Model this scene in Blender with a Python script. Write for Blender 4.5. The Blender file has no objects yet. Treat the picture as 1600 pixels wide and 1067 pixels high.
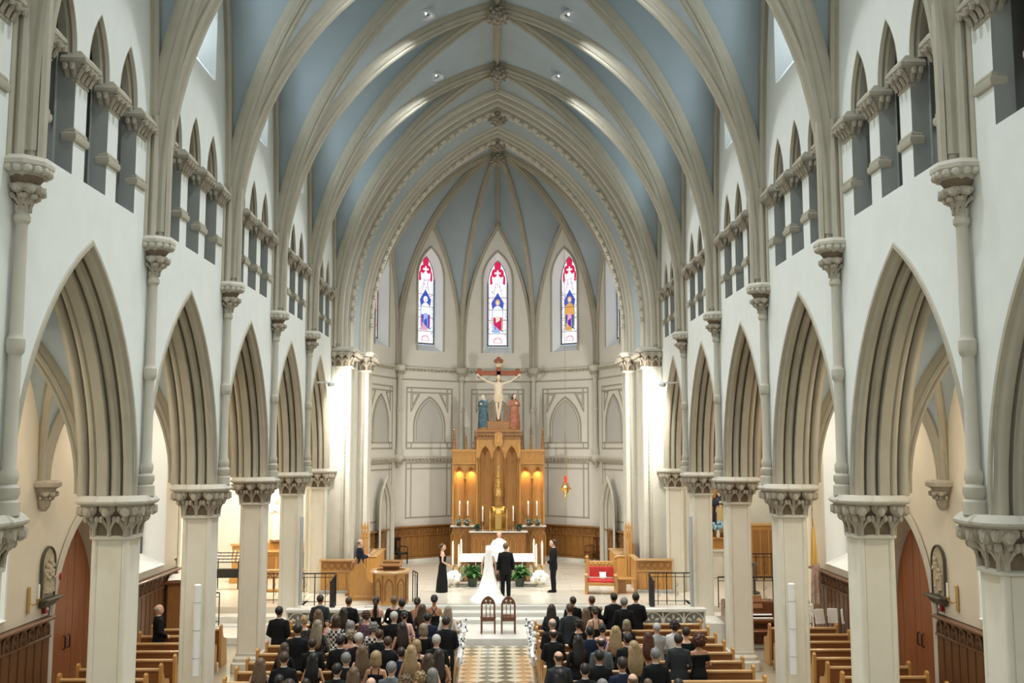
import bpy, bmesh, math, random
from mathutils import Vector, Matrix
R_ = math.radians
PI = math.pi
random.seed(7)
SC = bpy.context.scene
COL = SC.collection
# ---------------------------------------------------------------- camera
cam_d = bpy.data.cameras.new('camera')
cam = bpy.data.objects.new('camera', cam_d)
COL.objects.link(cam)
SC.camera = cam
cam_d.sensor_width = 36.0
cam_d.lens = 35.01
cam_d.clip_end = 300
cam.location = (0.05, 0.0, 5.7)
cam.rotation_euler = (R_(90 + 5.93), 0, R_(-0.773))
# ---------------------------------------------------------------- world, exposure
w = bpy.data.worlds.new('world'); SC.world = w
w.use_nodes = True
w.node_tree.nodes['Background'].inputs[0].default_value = (0.75, 0.86, 1.0, 1)
w.node_tree.nodes['Background'].inputs[1].default_value = 1.0
SC.view_settings.view_transform = 'Standard'
SC.view_settings.look = 'None'
SC.view_settings.exposure = 0.0
SC.view_settings.gamma = 1.0
SC.view_settings.use_curve_mapping = False
SC.cycles.max_bounces = 6; SC.cycles.diffuse_bounces = 4; SC.cycles.glossy_bounces = 2; SC.cycles.transmission_bounces = 2
SC.cycles.caustics_reflective = False; SC.cycles.caustics_refractive = False
SC.cycles.use_adaptive_sampling = True; SC.cycles.adaptive_threshold = 0.04

def light(name, kind, loc, energy, color, target=None, **kw):
    d = bpy.data.lights.new(name, kind)
    d.energy = energy; d.color = color
    for k, v in kw.items(): setattr(d, k, v)
    o = bpy.data.objects.new(name, d); COL.objects.link(o)
    o.location = loc
    t = Vector(target) if target else Vector(loc) + Vector((0, 0, -1))
    o.rotation_euler = (t - Vector(loc)).to_track_quat('-Z', 'Y').to_euler()
    return o
L = 4.7                                            # bay length
SUP = [round(L * (k + 0.58), 3) for k in range(1, 8)]   # supports 7.43 ... 35.63
MID = [y + L / 2 for y in SUP[:-1]]
COOL = (0.93, 0.98, 1.0)
WARM = (1.0, 0.83, 0.62)
# recessed downlights in the nave vault, two a bay
DOWN = [(s * 2.1, m - 1.7, 17.62) for m in MID for s in (-1, 1)]
for i, p in enumerate(DOWN):
    light('nave_downlight', 'AREA', p, 90 if i < 2 else 235, COOL, shape='DISK', size=0.5, spread=R_(105))
# unseen fill light added behind the camera to brighten the column fronts
light('west_fill_light', 'AREA', (0, -3.6, 9.5), 400, (0.86, 0.95, 1.0), target=(0, 20, 6), shape='RECTANGLE', size=6.0, size_y=8.0)
# warm lamps of the side aisles
for y in MID[1:]:
    for s in (-1, 1):
        light('aisle_lamp', 'AREA', (s * 8.2, y, 7.6), 85, WARM, shape='DISK', size=0.7)
# spotlights aimed at the sanctuary from both last wall shafts
for s in (-1, 1):
    light('sanctuary_spot', 'SPOT', (s * 5.35, 33.0, 7.6), 1450, (1.0, 0.96, 0.88), target=(-s * 1.5, 42.5, 4.2), spot_size=R_(116), spot_blend=0.5, shadow_soft_size=0.12)
# sanctuary downlights behind the chancel arch
for s in (-1, 1):
    light('sanctuary_downlight', 'AREA', (s * 2.4, 39.4, 16.4), 190, (1.0, 0.95, 0.86), target=(s * 1.0, 37.0, 0), shape='DISK', size=0.5, spread=R_(90))
# lamps of the two side chapels
for s, e in ((-1, 420), (1, 110)):
    light('side_chapel_lamp', 'AREA', (s * 8.6, 36.6, 6.8), e, (1.0, 0.9, 0.74), shape='DISK', size=1.0)

# ---------------------------------------------------------------- materials
MATS = {}
def mat(name, col, rough=0.6, metal=0.0, vary=0.0, scale=6.0, bump=0.0, bscale=40.0, stretch=(1, 1, 1), col2=None, emit=None, estr=0.0, spec=0.5, coat=0.0):
    m = bpy.data.materials.new(name); MATS[name] = m
    m.use_nodes = True
    nt = m.node_tree; b = nt.nodes['Principled BSDF']
    c = tuple(col) + (1,)
    b.inputs['Base Color'].default_value = c
    b.inputs['Roughness'].default_value = rough
    b.inputs['Metallic'].default_value = metal
    b.inputs['Specular IOR Level'].default_value = spec
    if coat: b.inputs['Coat Weight'].default_value = coat
    if emit:
        b.inputs['Emission Color'].default_value = tuple(emit) + (1,)
        b.inputs['Emission Strength'].default_value = estr
    if vary or bump:
        tc = nt.nodes.new('ShaderNodeTexCoord')
        mp = nt.nodes.new('ShaderNodeMapping'); mp.inputs['Scale'].default_value = stretch
        nt.links.new(tc.outputs['Object'], mp.inputs['Vector'])
    if vary:
        n = nt.nodes.new('ShaderNodeTexNoise'); n.inputs['Scale'].default_value = scale; n.inputs['Detail'].default_value = 5
        nt.links.new(mp.outputs[0], n.inputs['Vector'])
        r = nt.nodes.new('ShaderNodeValToRGB')
        r.color_ramp.elements[0].position = 0.3; r.color_ramp.elements[1].position = 0.7
        c2 = col2 if col2 else tuple(max(0, x * (1 - vary)) for x in col)
        r.color_ramp.elements[0].color = tuple(c2) + (1,)
        r.color_ramp.elements[1].color = c
        nt.links.new(n.outputs['Fac'], r.inputs['Fac'])
        nt.links.new(r.outputs[0], b.inputs['Base Color'])
    if bump:
        n2 = nt.nodes.new('ShaderNodeTexNoise'); n2.inputs['Scale'].default_value = bscale
        nt.links.new(mp.outputs[0], n2.inputs['Vector'])
        bp = nt.nodes.new('ShaderNodeBump'); bp.inputs['Strength'].default_value = bump; bp.inputs['Distance'].default_value = 0.02
        nt.links.new(n2.outputs['Fac'], bp.inputs['Height'])
        nt.links.new(bp.outputs[0], b.inputs['Normal'])
    return m
mat('plaster', (0.78, 0.805, 0.77), 0.85, vary=0.05, scale=2.5)
mat('plaster_apse', (0.74, 0.715, 0.65), 0.85, vary=0.05, scale=2.0)
mat('plaster_cream', (0.80, 0.74, 0.62), 0.85, vary=0.05, scale=2.0)
mat('plaster_shade', (0.29, 0.305, 0.29), 0.85, vary=0.05, scale=2.0)  # plaster of the triforium passage, its shade put into the colour
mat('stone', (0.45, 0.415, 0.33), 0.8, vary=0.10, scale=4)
mat('pier_paint', (0.76, 0.72, 0.61), 0.8, vary=0.06, scale=3)
mat('stone_mid', (0.53, 0.50, 0.42), 0.8, vary=0.08, scale=4)
mat('stone_pale', (0.62, 0.595, 0.515), 0.8, vary=0.07, scale=4)
mat('stone_carved', (0.47, 0.42, 0.34), 0.8, vary=0.25, scale=22)
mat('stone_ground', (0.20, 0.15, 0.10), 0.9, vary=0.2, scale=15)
mat('vault_blue', (0.40, 0.47, 0.515), 0.85, vary=0.10, scale=0.8)
mat('band_paint', (0.40, 0.375, 0.31), 0.8)
mat('panel_paint', (0.52, 0.51, 0.475), 0.85)
mat('oak', (0.36, 0.165, 0.045), 0.38, vary=0.35, scale=5, stretch=(8, 8, 0.6), coat=0.15)
mat('oak_gold', (0.60, 0.31, 0.085), 0.40, vary=0.25, scale=5, stretch=(8, 8, 0.6), coat=0.15)
mat('oak_dark', (0.19, 0.085, 0.035), 0.4, vary=0.35, scale=5, stretch=(8, 8, 0.6), coat=0.15)
mat('oak_pew', (0.30, 0.125, 0.043), 0.35, vary=0.3, scale=4, stretch=(0.6, 8, 8), coat=0.2)
mat('oak_edge', (0.62, 0.38, 0.17), 0.35, vary=0.2, scale=4, stretch=(0.6, 8, 8), coat=0.2)
mat('red_door', (0.36, 0.115, 0.035), 0.4, vary=0.3, scale=5, stretch=(8, 8, 0.5))
mat('mahogany', (0.17, 0.055, 0.02), 0.3, vary=0.3, scale=6, stretch=(6, 6, 1), coat=0.3)
mat('ebony', (0.012, 0.010, 0.009), 0.35, coat=0.3)
mat('marble', (0.80, 0.79, 0.74), 0.22, vary=0.10, scale=3)
mat('marble_tile', (0.74, 0.69, 0.59), 0.16)
mat('marble_tile_b', (0.73, 0.68, 0.58), 0.18)
mat('marble_grey', (0.48, 0.49, 0.47), 0.25, vary=0.25, scale=3)
mat('floor_stone', (0.40, 0.36, 0.27), 0.2, vary=0.2, scale=2)
mat('floor_border', (0.30, 0.29, 0.23), 0.15, vary=0.25, scale=5)
mat('tile_light', (0.70, 0.63, 0.48), 0.14, vary=0.12, scale=4)
mat('tile_dark', (0.22, 0.20, 0.13), 0.14, vary=0.25, scale=4)
mat('tile_tan', (0.45, 0.32, 0.17), 0.14, vary=0.2, scale=4)
mat('grout', (0.52, 0.48, 0.40), 0.6)
mat('gold', (0.80, 0.55, 0.20), 0.28, metal=1.0)
mat('brass', (0.72, 0.50, 0.20), 0.32, metal=1.0)
mat('iron', (0.02, 0.02, 0.02), 0.45, metal=0.4)
mat('wax', (0.92, 0.90, 0.82), 0.5)
mat('flame', (1, 0.8, 0.4), 0.5, emit=(1.0, 0.72, 0.32), estr=22)
mat('bulb', (1, 1, 1), 0.5, emit=(1.0, 0.97, 0.92), estr=12)
mat('lamp_rim', (0.62, 0.66, 0.68), 0.5)
mat('white_cloth', (0.90, 0.90, 0.88), 0.8)
mat('bridal', (0.88, 0.88, 0.86), 0.7)
mat('veil', (0.86, 0.87, 0.86), 0.8)
mat('red_cloth', (0.62, 0.045, 0.04), 0.75, vary=0.2, scale=8)
mat('leaf_green', (0.10, 0.25, 0.07), 0.5, vary=0.4, scale=10)
mat('leaf_dark', (0.045, 0.10, 0.05), 0.5, vary=0.4, scale=10)
mat('leaf_pale', (0.42, 0.50, 0.40), 0.6, vary=0.4, scale=10)
mat('pot_green', (0.035, 0.055, 0.04), 0.5)
mat('petal', (0.90, 0.90, 0.86), 0.7, vary=0.08, scale=20)
mat('ribbon', (0.84, 0.85, 0.86), 0.6)
mat('blue_flower', (0.10, 0.42, 0.75), 0.6, vary=0.5, scale=30, col2=(0.6, 0.8, 0.95))
mat('white_metal', (0.82, 0.84, 0.83), 0.4)
mat('grey_metal', (0.40, 0.42, 0.42), 0.45)
mat('jamb_white', (0.86, 0.90, 0.92), 0.7)
mat('jade', (0.25, 0.55, 0.40), 0.7)
mat('relief', (0.62, 0.55, 0.40), 0.7, vary=0.3, scale=12)
mat('bronze', (0.10, 0.10, 0.075), 0.45, metal=0.5)
mat('fire_red', (0.33, 0.012, 0.012), 0.4)
mat('glass_day', (0.9, 0.95, 1), 0.2, emit=(0.86, 0.97, 1.0), estr=9.0)
mat('glass_warm', (0.9, 0.9, 0.8), 0.2, emit=(1.0, 0.95, 0.82), estr=1.8)
mat('lead', (0.03, 0.035, 0.04), 0.6)
# ---------------------------------------------------------------- helpers
class MB:
    """collects shapes; build() links them as one mesh object"""
    def __init__(s): s.v = []; s.f = []; s.M = Matrix.Identity(4)
    def add(s, vs, fs, M=None):
        n = len(s.v); T = s.M @ M if M is not None else s.M
        s.v += [tuple(T @ Vector(p)) for p in vs]
        s.f += [tuple(i + n for i in f) for f in fs]
        return s
    def box(s, c, d, M=None):
        x, y, z = c; a, b, h = d[0] / 2, d[1] / 2, d[2] / 2
        vs = [(x + i * a, y + j * b, z + k * h) for i in (-1, 1) for j in (-1, 1) for k in (-1, 1)]
        return s.add(vs, [(0, 1, 3, 2), (4, 6, 7, 5), (0, 4, 5, 1), (2, 3, 7, 6), (0, 2, 6, 4), (1, 5, 7, 3)], M)
    def cbox(s, c, d, b=0.02, M=None):
        """box with chamfered upright edges and top"""
        x, y, z = c; hx, hy, hz = d[0] / 2, d[1] / 2, d[2] / 2
        def ring(k, zz):
            X, Y = hx - k, hy - k
            q = min(b, X * .5, Y * .5)
            return [(x - X + q, y - Y, zz), (x + X - q, y - Y, zz), (x + X, y - Y + q, zz), (x + X, y + Y - q, zz), (x + X - q, y + Y, zz), (x - X + q, y + Y, zz), (x - X, y + Y - q, zz), (x - X, y - Y + q, zz)]
        return s.loft([ring(0, z - hz), ring(0, z + hz - b), ring(b, z + hz)], True, M)
    def loft(s, rings, caps=True, M=None, closed=True):
        n = len(rings[0]); vs = [p for r in rings for p in r]; fs = []
        for i in range(len(rings) - 1):
            for j in range(n if closed else n - 1):
                k = (j + 1) % n
                fs.append((i * n + j, i * n + k, (i + 1) * n + k, (i + 1) * n + j))
        if caps and closed:
            fs.append(tuple(range(n - 1, -1, -1))); m = (len(rings) - 1) * n
            fs.append(tuple(m + j for j in range(n)))
        return s.add(vs, fs, M)
    def lathe(s, prof, n=16, c=(0, 0, 0), M=None, sx=1, sy=1, caps=True):
        rings = [[(c[0] + r * sx * math.cos(2 * PI * j / n), c[1] + r * sy * math.sin(2 * PI * j / n), c[2] + z) for j in range(n)] for r, z in prof]
        return s.loft(rings, caps, M)
    def ball(s, c, r, n=8, m=6, sz=1.0, M=None):
        rx, ry, rz = (r, r, r * sz) if not isinstance(r, tuple) else r
        rings = []
        for i in range(m + 1):
            a = -PI / 2 + PI * i / m; q = max(math.cos(a), 0.02)
            rings.append([(c[0] + rx * q * math.cos(2 * PI * j / n), c[1] + ry * q * math.sin(2 * PI * j / n), c[2] + rz * math.sin(a)) for j in range(n)])
        return s.loft(rings, True, M)
    def tube(s, pts, r, n=8, M=None, caps=True):
        P = [Vector(p) for p in pts]; rings = []
        ref = None
        for i, p in enumerate(P):
            t = (P[min(i + 1, len(P) - 1)] - P[max(i - 1, 0)])
            if t.length < 1e-9: t = Vector((0, 0, 1))
            t.normalize()
            if ref is None: ref = Vector((0, 0, 1)) if abs(t.z) < .9 else Vector((1, 0, 0))
            u = t.cross(ref).normalized(); v = u.cross(t).normalized(); ref = v
            rr = r[i] if isinstance(r, (list, tuple)) else r
            rings.append([tuple(p + rr * (u * math.cos(2 * PI * j / n) + v * math.sin(2 * PI * j / n))) for j in range(n)])
        return s.loft(rings, caps, M)
    def prism(s, poly, z0, z1, M=None):
        n = len(poly)
        vs = [(x, y, z0) for x, y in poly] + [(x, y, z1) for x, y in poly]
        fs = [(i, (i + 1) % n, n + (i + 1) % n, n + i) for i in range(n)] + [tuple(range(n - 1, -1, -1)), tuple(range(n, 2 * n))]
        return s.add(vs, fs, M)
    def plate(s, poly, y0, y1, M=None):
        """polygon in x,z extruded along y"""
        n = len(poly)
        vs = [(x, y0, z) for x, z in poly] + [(x, y1, z) for x, z in poly]
        fs = [(i, (i + 1) % n, n + (i + 1) % n, n + i) for i in range(n)] + [tuple(range(n - 1, -1, -1)), tuple(range(n, 2 * n))]
        return s.add(vs, fs, M)
    def sweep(s, prof, path, lat, M=None, down=None, caps=True):
        """profile (lateral, depth) along a path; lat = lateral vector; depth runs along (tangent x lat)"""
        P = [Vector(p) for p in path]; la = Vector(lat).normalized(); rings = []
        for i, p in enumerate(P):
            t = (P[min(i + 1, len(P) - 1)] - P[max(i - 1, 0)]).normalized()
            d = t.cross(la).normalized()
            if down is not None and d.dot(down(p)) < 0: d = -d
            rings.append([tuple(p + la * a + d * b) for a, b in prof])
        return s.loft(rings, caps, M)
    def arch(s, prof, a, h, z0, zb, n=10, M=None, close=False):
        """profile of (depth y, inward offset q) swept round a pointed arch in the xz plane"""
        rows = []
        for p, q in prof: rows.append([(x, p, z) for x, z in arch_pts(a, h, z0, zb, q, n)])
        if close: rows.append(rows[0])
        return s.loft(rows, False, M, closed=False)
    def build(s, name, m, parent=None, smooth=True, angle=33, loc=None, link=True):
        me = mesh_of(name, s, smooth, angle)
        if m: me.materials.append(MATS[m] if isinstance(m, str) else m)
        return ob(name, me, parent, loc) if link else me
def mesh_of(name, mb, smooth=True, angle=33):
    me = bpy.data.meshes.new(name)
    me.from_pydata(mb.v, [], mb.f)
    bm = bmesh.new(); bm.from_mesh(me)
    bmesh.ops.recalc_face_normals(bm, faces=bm.faces)
    bm.to_mesh(me); bm.free()
    if smooth:
        me.polygons.foreach_set('use_smooth', [True] * len(me.polygons))
        me.set_sharp_from_angle(angle=R_(angle))
    return me
def ob(name, data, parent=None, loc=None, rz=None, scale=None, M=None, mt=None):
    o = bpy.data.objects.new(name, data); COL.objects.link(o)
    if parent is not None: o.parent = parent
    if M is not None: o.matrix_local = M
    if loc is not None: o.location = loc
    if rz is not None: o.rotation_euler = (0, 0, rz)
    if scale is not None: o.scale = scale if isinstance(scale, tuple) else (scale,) * 3
    if mt is not None and data is not None:
        if not data.materials: data.materials.append(None)
        o.material_slots[0].link = 'OBJECT'; o.material_slots[0].material = MATS[mt] if isinstance(mt, str) else mt
    return o
def tag(o, label=None, cat=None, group=None, kind=None):
    if label: o['label'] = label
    if cat: o['category'] = cat
    if group: o['group'] = group
    if kind: o['kind'] = kind
    return o
def empty(name, loc=(0, 0, 0), rz=0, label=None, cat=None, group=None, kind=None, scale=None):
    o = ob(name, None, None, loc, rz, scale)
    o.empty_display_size = 0.2
    return tag(o, label, cat, group, kind)
def copy_tree(o, parent=None):
    c = o.copy(); COL.objects.link(c)
    if parent is not None: c.parent = parent
    for ch in list(o.children):
        copy_tree(ch, c)
    return c
def arch_pts(a, h, z0, zb, q=0.0, n=10):
    R = (a * a + h * h) / (2 * a); c = R - a; r = R - q
    pm = math.acos(max(-1, min(1, c / r)))
    half = [(-c + r * math.cos(pm * i / n), z0 + r * math.sin(pm * i / n)) for i in range(n + 1)]
    half[-1] = (0.0, half[-1][1])
    right = ([(a - q, zb)] if zb is not None else []) + half
    return [(-x, z) for x, z in right] + [p for p in reversed(right[:-1])]
def arch_z(x, a, h, z0):
    R = (a * a + h * h) / (2 * a); c = R - a
    x = min(abs(x), a)
    return z0 + math.sqrt(max(0, R * R - (x + c) ** 2))
def T(x=0, y=0, z=0): return Matrix.Translation((x, y, z))
def RX(d): return Matrix.Rotation(R_(d), 4, 'X')
def RY(d): return Matrix.Rotation(R_(d), 4, 'Y')
def RZ(d): return Matrix.Rotation(R_(d), 4, 'Z')
def S(x, y, z): return Matrix.Diagonal((x, y, z, 1))
def roll(cx, cy, r, a0, a1, n=5):
    return [(cx + r * math.cos(R_(a0 + (a1 - a0) * i / n)), cy + r * math.sin(R_(a0 + (a1 - a0) * i / n))) for i in range(n + 1)]
# camera-to-world helper for reading positions off the photograph's frame at a known depth or height
CW = cam.rotation_euler.to_matrix()
def at(px, py, X=None, Y=None, Z=None):
    d = CW @ Vector(((px - 800) / 1556.0, (533.5 - py) / 1556.0, -1.0)); o = Vector((0.05, 0, 5.7))
    k = (Y - o.y) / d.y if Y is not None else ((X - o.x) / d.x if X is not None else (Z - o.z) / d.z)
    return o + d * k
# ================================================================ STRUCTURE
XW = 5.92                      # nave wall face
A_, H_, Z0_ = 5.95, 8.75, 10.1 # vault web profile
SIDE = Matrix(((0, 1, 0, 0), (1, 0, 0, 0), (0, 0, 1, 0), (0, 0, 0, 1)))   # (across, depth, z) -> (Y, X, Z)
def SD(x): return T(x, 0, 0) @ SIDE
def webz(s): return arch_z(A_ * min(1, abs(s)), A_, H_, Z0_)
def strip(mb, ys, lo, hi, X):
    for a, b in zip(ys[:-1], ys[1:]):
        if hi(a) - lo(a) < 1e-4 and hi(b) - lo(b) < 1e-4: continue
        mb.add([(X, a, lo(a)), (X, b, lo(b)), (X, b, hi(b)), (X, a, hi(a))], [(0, 1, 2, 3)])
def lin(a, b, n): return [a + (b - a) * i / n for i in range(n + 1)]
K = lambda z: (lambda y: z)
HB = L / 2
# ---- leaf shared by all carved capitals
mb = MB()
mb.tube([(0, 0, 0), (0, .03, .18), (0, .09, .33), (0, .19, .43), (0, .27, .42), (0, .29, .34)], [.05, .035, .06, .085, .07, .03], 6)
mb.ball((0, .14, .43), (.135, .13, .11), 8, 6); mb.ball((0, .22, .40), (.10, .09, .09), 7, 5)
for s in (-1, 1):
    mb.tube([(0, .01, .08), (s * .07, .05, .2), (s * .12, .10, .27), (s * .13, .14, .24)], [.03, .03, .045, .03], 5)
    mb.ball((s * .095, .17, .45), (.07, .085, .07), 6, 5); mb.ball((s * .13, .12, .28), (.055, .05, .06), 6, 5)
LEAF = mb.build('leaf', 'stone_carved', link=False)
def leaf_at(parent, M, sc=1.0):
    return ob('leaf', LEAF, parent, M=M @ S(sc, sc, sc))
# ---- one bay of the nave wall, as meshes shared by all bays of both sides
mb = MB()
ar = lambda y: arch_z(y, 2.12, 3.75, 4.86)
strip(mb, lin(-2.12, 2.12, 28), ar, K(9.46), XW)
for s in (-1, 1): strip(mb, [s * 2.12, s * HB], K(4.86), K(9.46), XW)
LC = [-1.19, 0, 1.19]; LA = 0.395
lz = lambda c: (lambda y: arch_z(y - c, LA, 0.95, 11.2))
for c in LC: strip(mb, lin(c - LA, c + LA, 10), lz(c), K(12.6), XW)
edges = [-HB, LC[0] - LA, LC[0] + LA, LC[1] - LA, LC[1] + LA, LC[2] - LA, LC[2] + LA, HB]
for i in (0, 2, 4, 6): strip(mb, [edges[i], edges[i + 1]], K(9.46), K(12.6), XW)
WA, WH, WZ, WB = 1.1, 2.4, 14.4, 13.3
wz = lambda y: arch_z(y, WA, WH, WZ)
vz = lambda y: max(12.6, webz(y / HB))
strip(mb, lin(-WA, WA, 16), K(12.6), K(WB), XW)
strip(mb, lin(-WA, WA, 16), wz, vz, XW)
for s in (-1, 1): strip(mb, [s * (WA + (HB - WA) * (1 - (1 - i / 14) ** 2)) for i in range(15)], K(12.6), vz, XW)
M_FACE = mb.build('wall_face', 'plaster', link=False)
mb = MB()
strip(mb, lin(-2.12, 2.12, 28), ar, K(9.4), XW + .94)
for s in (-1, 1): strip(mb, [s * 2.12, s * HB], K(4.86), K(9.4), XW + .94)
M_BACK = mb.build('aisle_side_face', 'plaster_cream', link=False)
mb = MB()
pr = [(0, -.0), (0, .02), (.035, .03)] + roll(.11, .03, .07, 170, 10) + [(.185, -.05), (.215, -.05), (.22, .06), (.235, .07)] + roll(.30, .075, .06, 170, 0) + [(.362, .0), (.385, .0), (.39, .19)]
pr = pr + [(.94 - p, q) for p, q in reversed(pr)]
mb.arch(pr, 2.12, 3.75, 4.86, None, 14, SD(XW))
mb.arch([(-.025, -.0), (-.025, -.06), (.0, -.075)], 2.12, 3.75, 4.86, None, 14, SD(XW))
mb.arch([(-.025, -.0), (.0, .01)], 2.12, 3.75, 4.86, None, 14, SD(XW))
M_ARCH = mb.build('arcade_arch', 'stone', link=False)
mb = MB()   # triforium arch mouldings and jambs
for c in LC: mb.arch([(0, 0), (.0, .02), (.05, .045), (.09, .02), (.12, .06), (.24, .06)], LA, .95, 11.2, 11.2, 8, SD(XW) @ T(c, 0, 0))
M_LANC = mb.build('lancet_arch', 'stone', link=False)
mb = MB()
for c in LC: mb.arch([(0, 0), (.0, .0), (.24, .03), (.24, -.5)], LA, .95, 11.2, 9.46, 8, SD(XW) @ T(c, 0, 0))
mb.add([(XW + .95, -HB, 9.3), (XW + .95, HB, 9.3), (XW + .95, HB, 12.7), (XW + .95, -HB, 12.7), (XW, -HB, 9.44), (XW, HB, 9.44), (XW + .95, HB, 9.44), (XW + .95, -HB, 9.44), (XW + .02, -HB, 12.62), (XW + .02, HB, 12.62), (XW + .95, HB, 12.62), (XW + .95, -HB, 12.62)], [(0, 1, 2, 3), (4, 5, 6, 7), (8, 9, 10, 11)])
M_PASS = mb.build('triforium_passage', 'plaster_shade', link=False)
def sill_mesh(w):
    m = MB()
    prof = [(.0, 9.93), (.035, 9.95), (.05, 10.0), (.045, 10.05), (.02, 10.07), (.025, 10.10), (.0, 10.14)]
    rings = []
    for o, z in prof:
        a, b = w / 2 + o * .7, o
        rings.append([(XW - b, -a, z), (XW - b, a, z), (XW + .16, a, z), (XW + .16, -a, z)])
    return m.loft(rings)
M_SILL = sill_mesh(.40).build('sill_moulding', 'stone', link=False)
M_SILLE = sill_mesh(.38).build('sill_moulding', 'stone', link=False)
mb = MB()   # triforium capital: carved bell, volutes and a slab
def sq(a, b, z): return [(XW - b, -a, z), (XW - b, a, z), (XW + .2, a, z), (XW + .2, -a, z)]
mb.loft([sq(.20, .0, 10.78), sq(.212, .02, 10.8), sq(.205, .01, 10.84), sq(.21, .03, 10.95), sq(.25, .09, 11.04)])
for y in (-.2, -.07, .07, .2):
    mb.tube([(XW - .02, y, 10.84), (XW - .06, y, 10.93), (XW - .11, y * 1.12, 11.0), (XW - .16, y * 1.2, 10.99), (XW - .155, y * 1.2, 10.93)], [.03, .035, .05, .05, .025], 6)
for s in (-1, 1):
    for x in (.02, .12):
        mb.tube([(XW + x, s * .2, 10.86), (XW + x, s * .25, 10.96), (XW + x, s * .31, 11.0), (XW + x, s * .31, 10.94)], [.03, .04, .05, .025], 6)
M_TCAP = mb.build('triforium_capital', 'stone_carved', link=False)
mb = MB()
mb.loft([sq(.26, .12, 11.04), sq(.29, .16, 11.07), sq(.29, .16, 11.12), sq(.25, .11, 11.18), sq(.22, .06, 11.24)])
M_TABA = mb.build('abacus', 'stone', link=False)
mb = MB()   # clerestory splay
mb.arch([(-.02, -.06), (-.03, 0), (.02, .03), (.6, .45), (.6, .52)], WA, WH, WZ, WB, 12, SD(XW))
mb.add([(XW - .02, -WA, WB), (XW - .02, WA, WB), (XW + .6, WA - .4, WB + .5), (XW + .6, -WA + .4, WB + .5)], [(0, 1, 2, 3)])
M_SPLAY = mb.build('window_splay', 'jamb_white', link=False)
mb = MB()
pts = arch_pts(WA, WH, WZ, WB, .45, 10)
mb.add([(XW + .62, x, z) for x, z in pts], [tuple(range(len(pts)))])
M_GL = mb.build('pane', 'glass_day', link=False, smooth=False)
mb = MB()
mb.tube([(XW + .6, 0, 13.4), (XW + .6, 0, 15.2)], .05, 6)
for z in (13.9, 14.5): mb.tube([(XW + .6, -.65, z), (XW + .6, .65, z)], .02, 5)
for c in (-.33, .33): mb.arch([(-.04, 0), (-.04, .05), (.04, .05), (.04, 0)], .33, .5, 14.7, 13.4, 6, SD(XW + .6) @ T(c, 0, 0), close=True)
mb.lathe([(.24, -.04), (.30, -.04), (.30, .04), (.24, .04), (.24, -.04)], 14, M=T(XW + .6, 0, 15.6) @ RY(90), caps=False)
M_TRAC = mb.build('tracery', 'lead', link=False)
mb = MB()   # formeret (wall rib)
for s in (-1, 1):
    path = [(XW - .03, s * (HB - .02) * t, webz(t)) for t in [1, .995, .985, .97, .95, .92, .88, .83, .77, .7, .6, .5, .4, .3, .2, .1, 0]]
    path = [(XW - .03, s * (HB - .02), 11.24)] + path
    mb.sweep([(-.10, -.02), (-.10, .12), (-.05, .18), (0, .16), (.05, .18), (.08, .26), (.1, .26), (.1, -.02)], path, (1, 0, 0), down=lambda p: Vector((0, -p.y, -max(0, p.z - 13))))
M_FORM = mb.build('wall_rib', 'stone', link=False)
# per support: wall shaft, corbel, rib cluster
XS = 5.78
mb = MB()
mb.lathe([(.21, 4.86), (.21, 5.02), (.16, 5.05), (.2, 5.11), (.2, 5.19), (.14, 5.23), (.165, 5.29), (.165, 5.36), (.118, 5.42), (.112, 6.78), (.155, 6.82), (.165, 6.9), (.16, 6.98), (.135, 7.0), (.115, 7.05), (.105, 8.4), (.15, 8.44), (.15, 8.5), (.12, 8.53), (.135, 8.6), (.13, 8.66)], 16, (XS + .045, 0, 0), sx=.68, sy=.68)
M_SHAFT = mb.build('wall_shaft', 'stone_mid', link=False)
mb = MB()
mb.lathe([(.115, 8.62), (.13, 8.75), (.18, 8.88), (.26, 8.98)], 12, (XS + .03, 0, 0), sx=.85, sy=.85)
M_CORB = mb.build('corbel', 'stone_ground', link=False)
mb = MB()
def octo(r, z): return [(XS + .05 + r * math.cos(R_(22.5 + 45 * j)), r * math.sin(R_(22.5 + 45 * j)), z) for j in range(8)]
mb.loft([octo(.17, 8.95), octo(.22, 8.97), octo(.325, 9.08), octo(.35, 9.10), octo(.35, 9.15), octo(.31, 9.19), octo(.30, 9.21)])
for j in range(8):
    for k in (.25, .75):
        p, q = octo(.30, 9.055)[j], octo(.30, 9.055)[(j + 1) % 8]
        mb.ball((p[0] + (q[0] - p[0]) * k, p[1] + (q[1] - p[1]) * k, 9.05), (.065, .065, .055), 8, 5)
M_CABA = mb.build('abacus', 'stone_mid', link=False)
mb = MB()
cl = []
for cx, cy, r in ((XW, -.24, .05), (XW - .09, -.17, .075), (XW - .2, -.07, .06), (XW - .26, 0, .09), (XW - .2, .07, .06), (XW - .09, .17, .075), (XW, .24, .05)):
    cl += [(cx - r * math.cos(t), cy + r * math.sin(t) * 1.0) for t in (-1.3, -.6, 0, .6, 1.3)]
cl += [(XW + .05, .26), (XW + .05, -.26)]
mb.prism(cl, 9.18, 11.3)
M_CLUS = mb.build('rib_cluster', 'stone', link=False)

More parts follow.
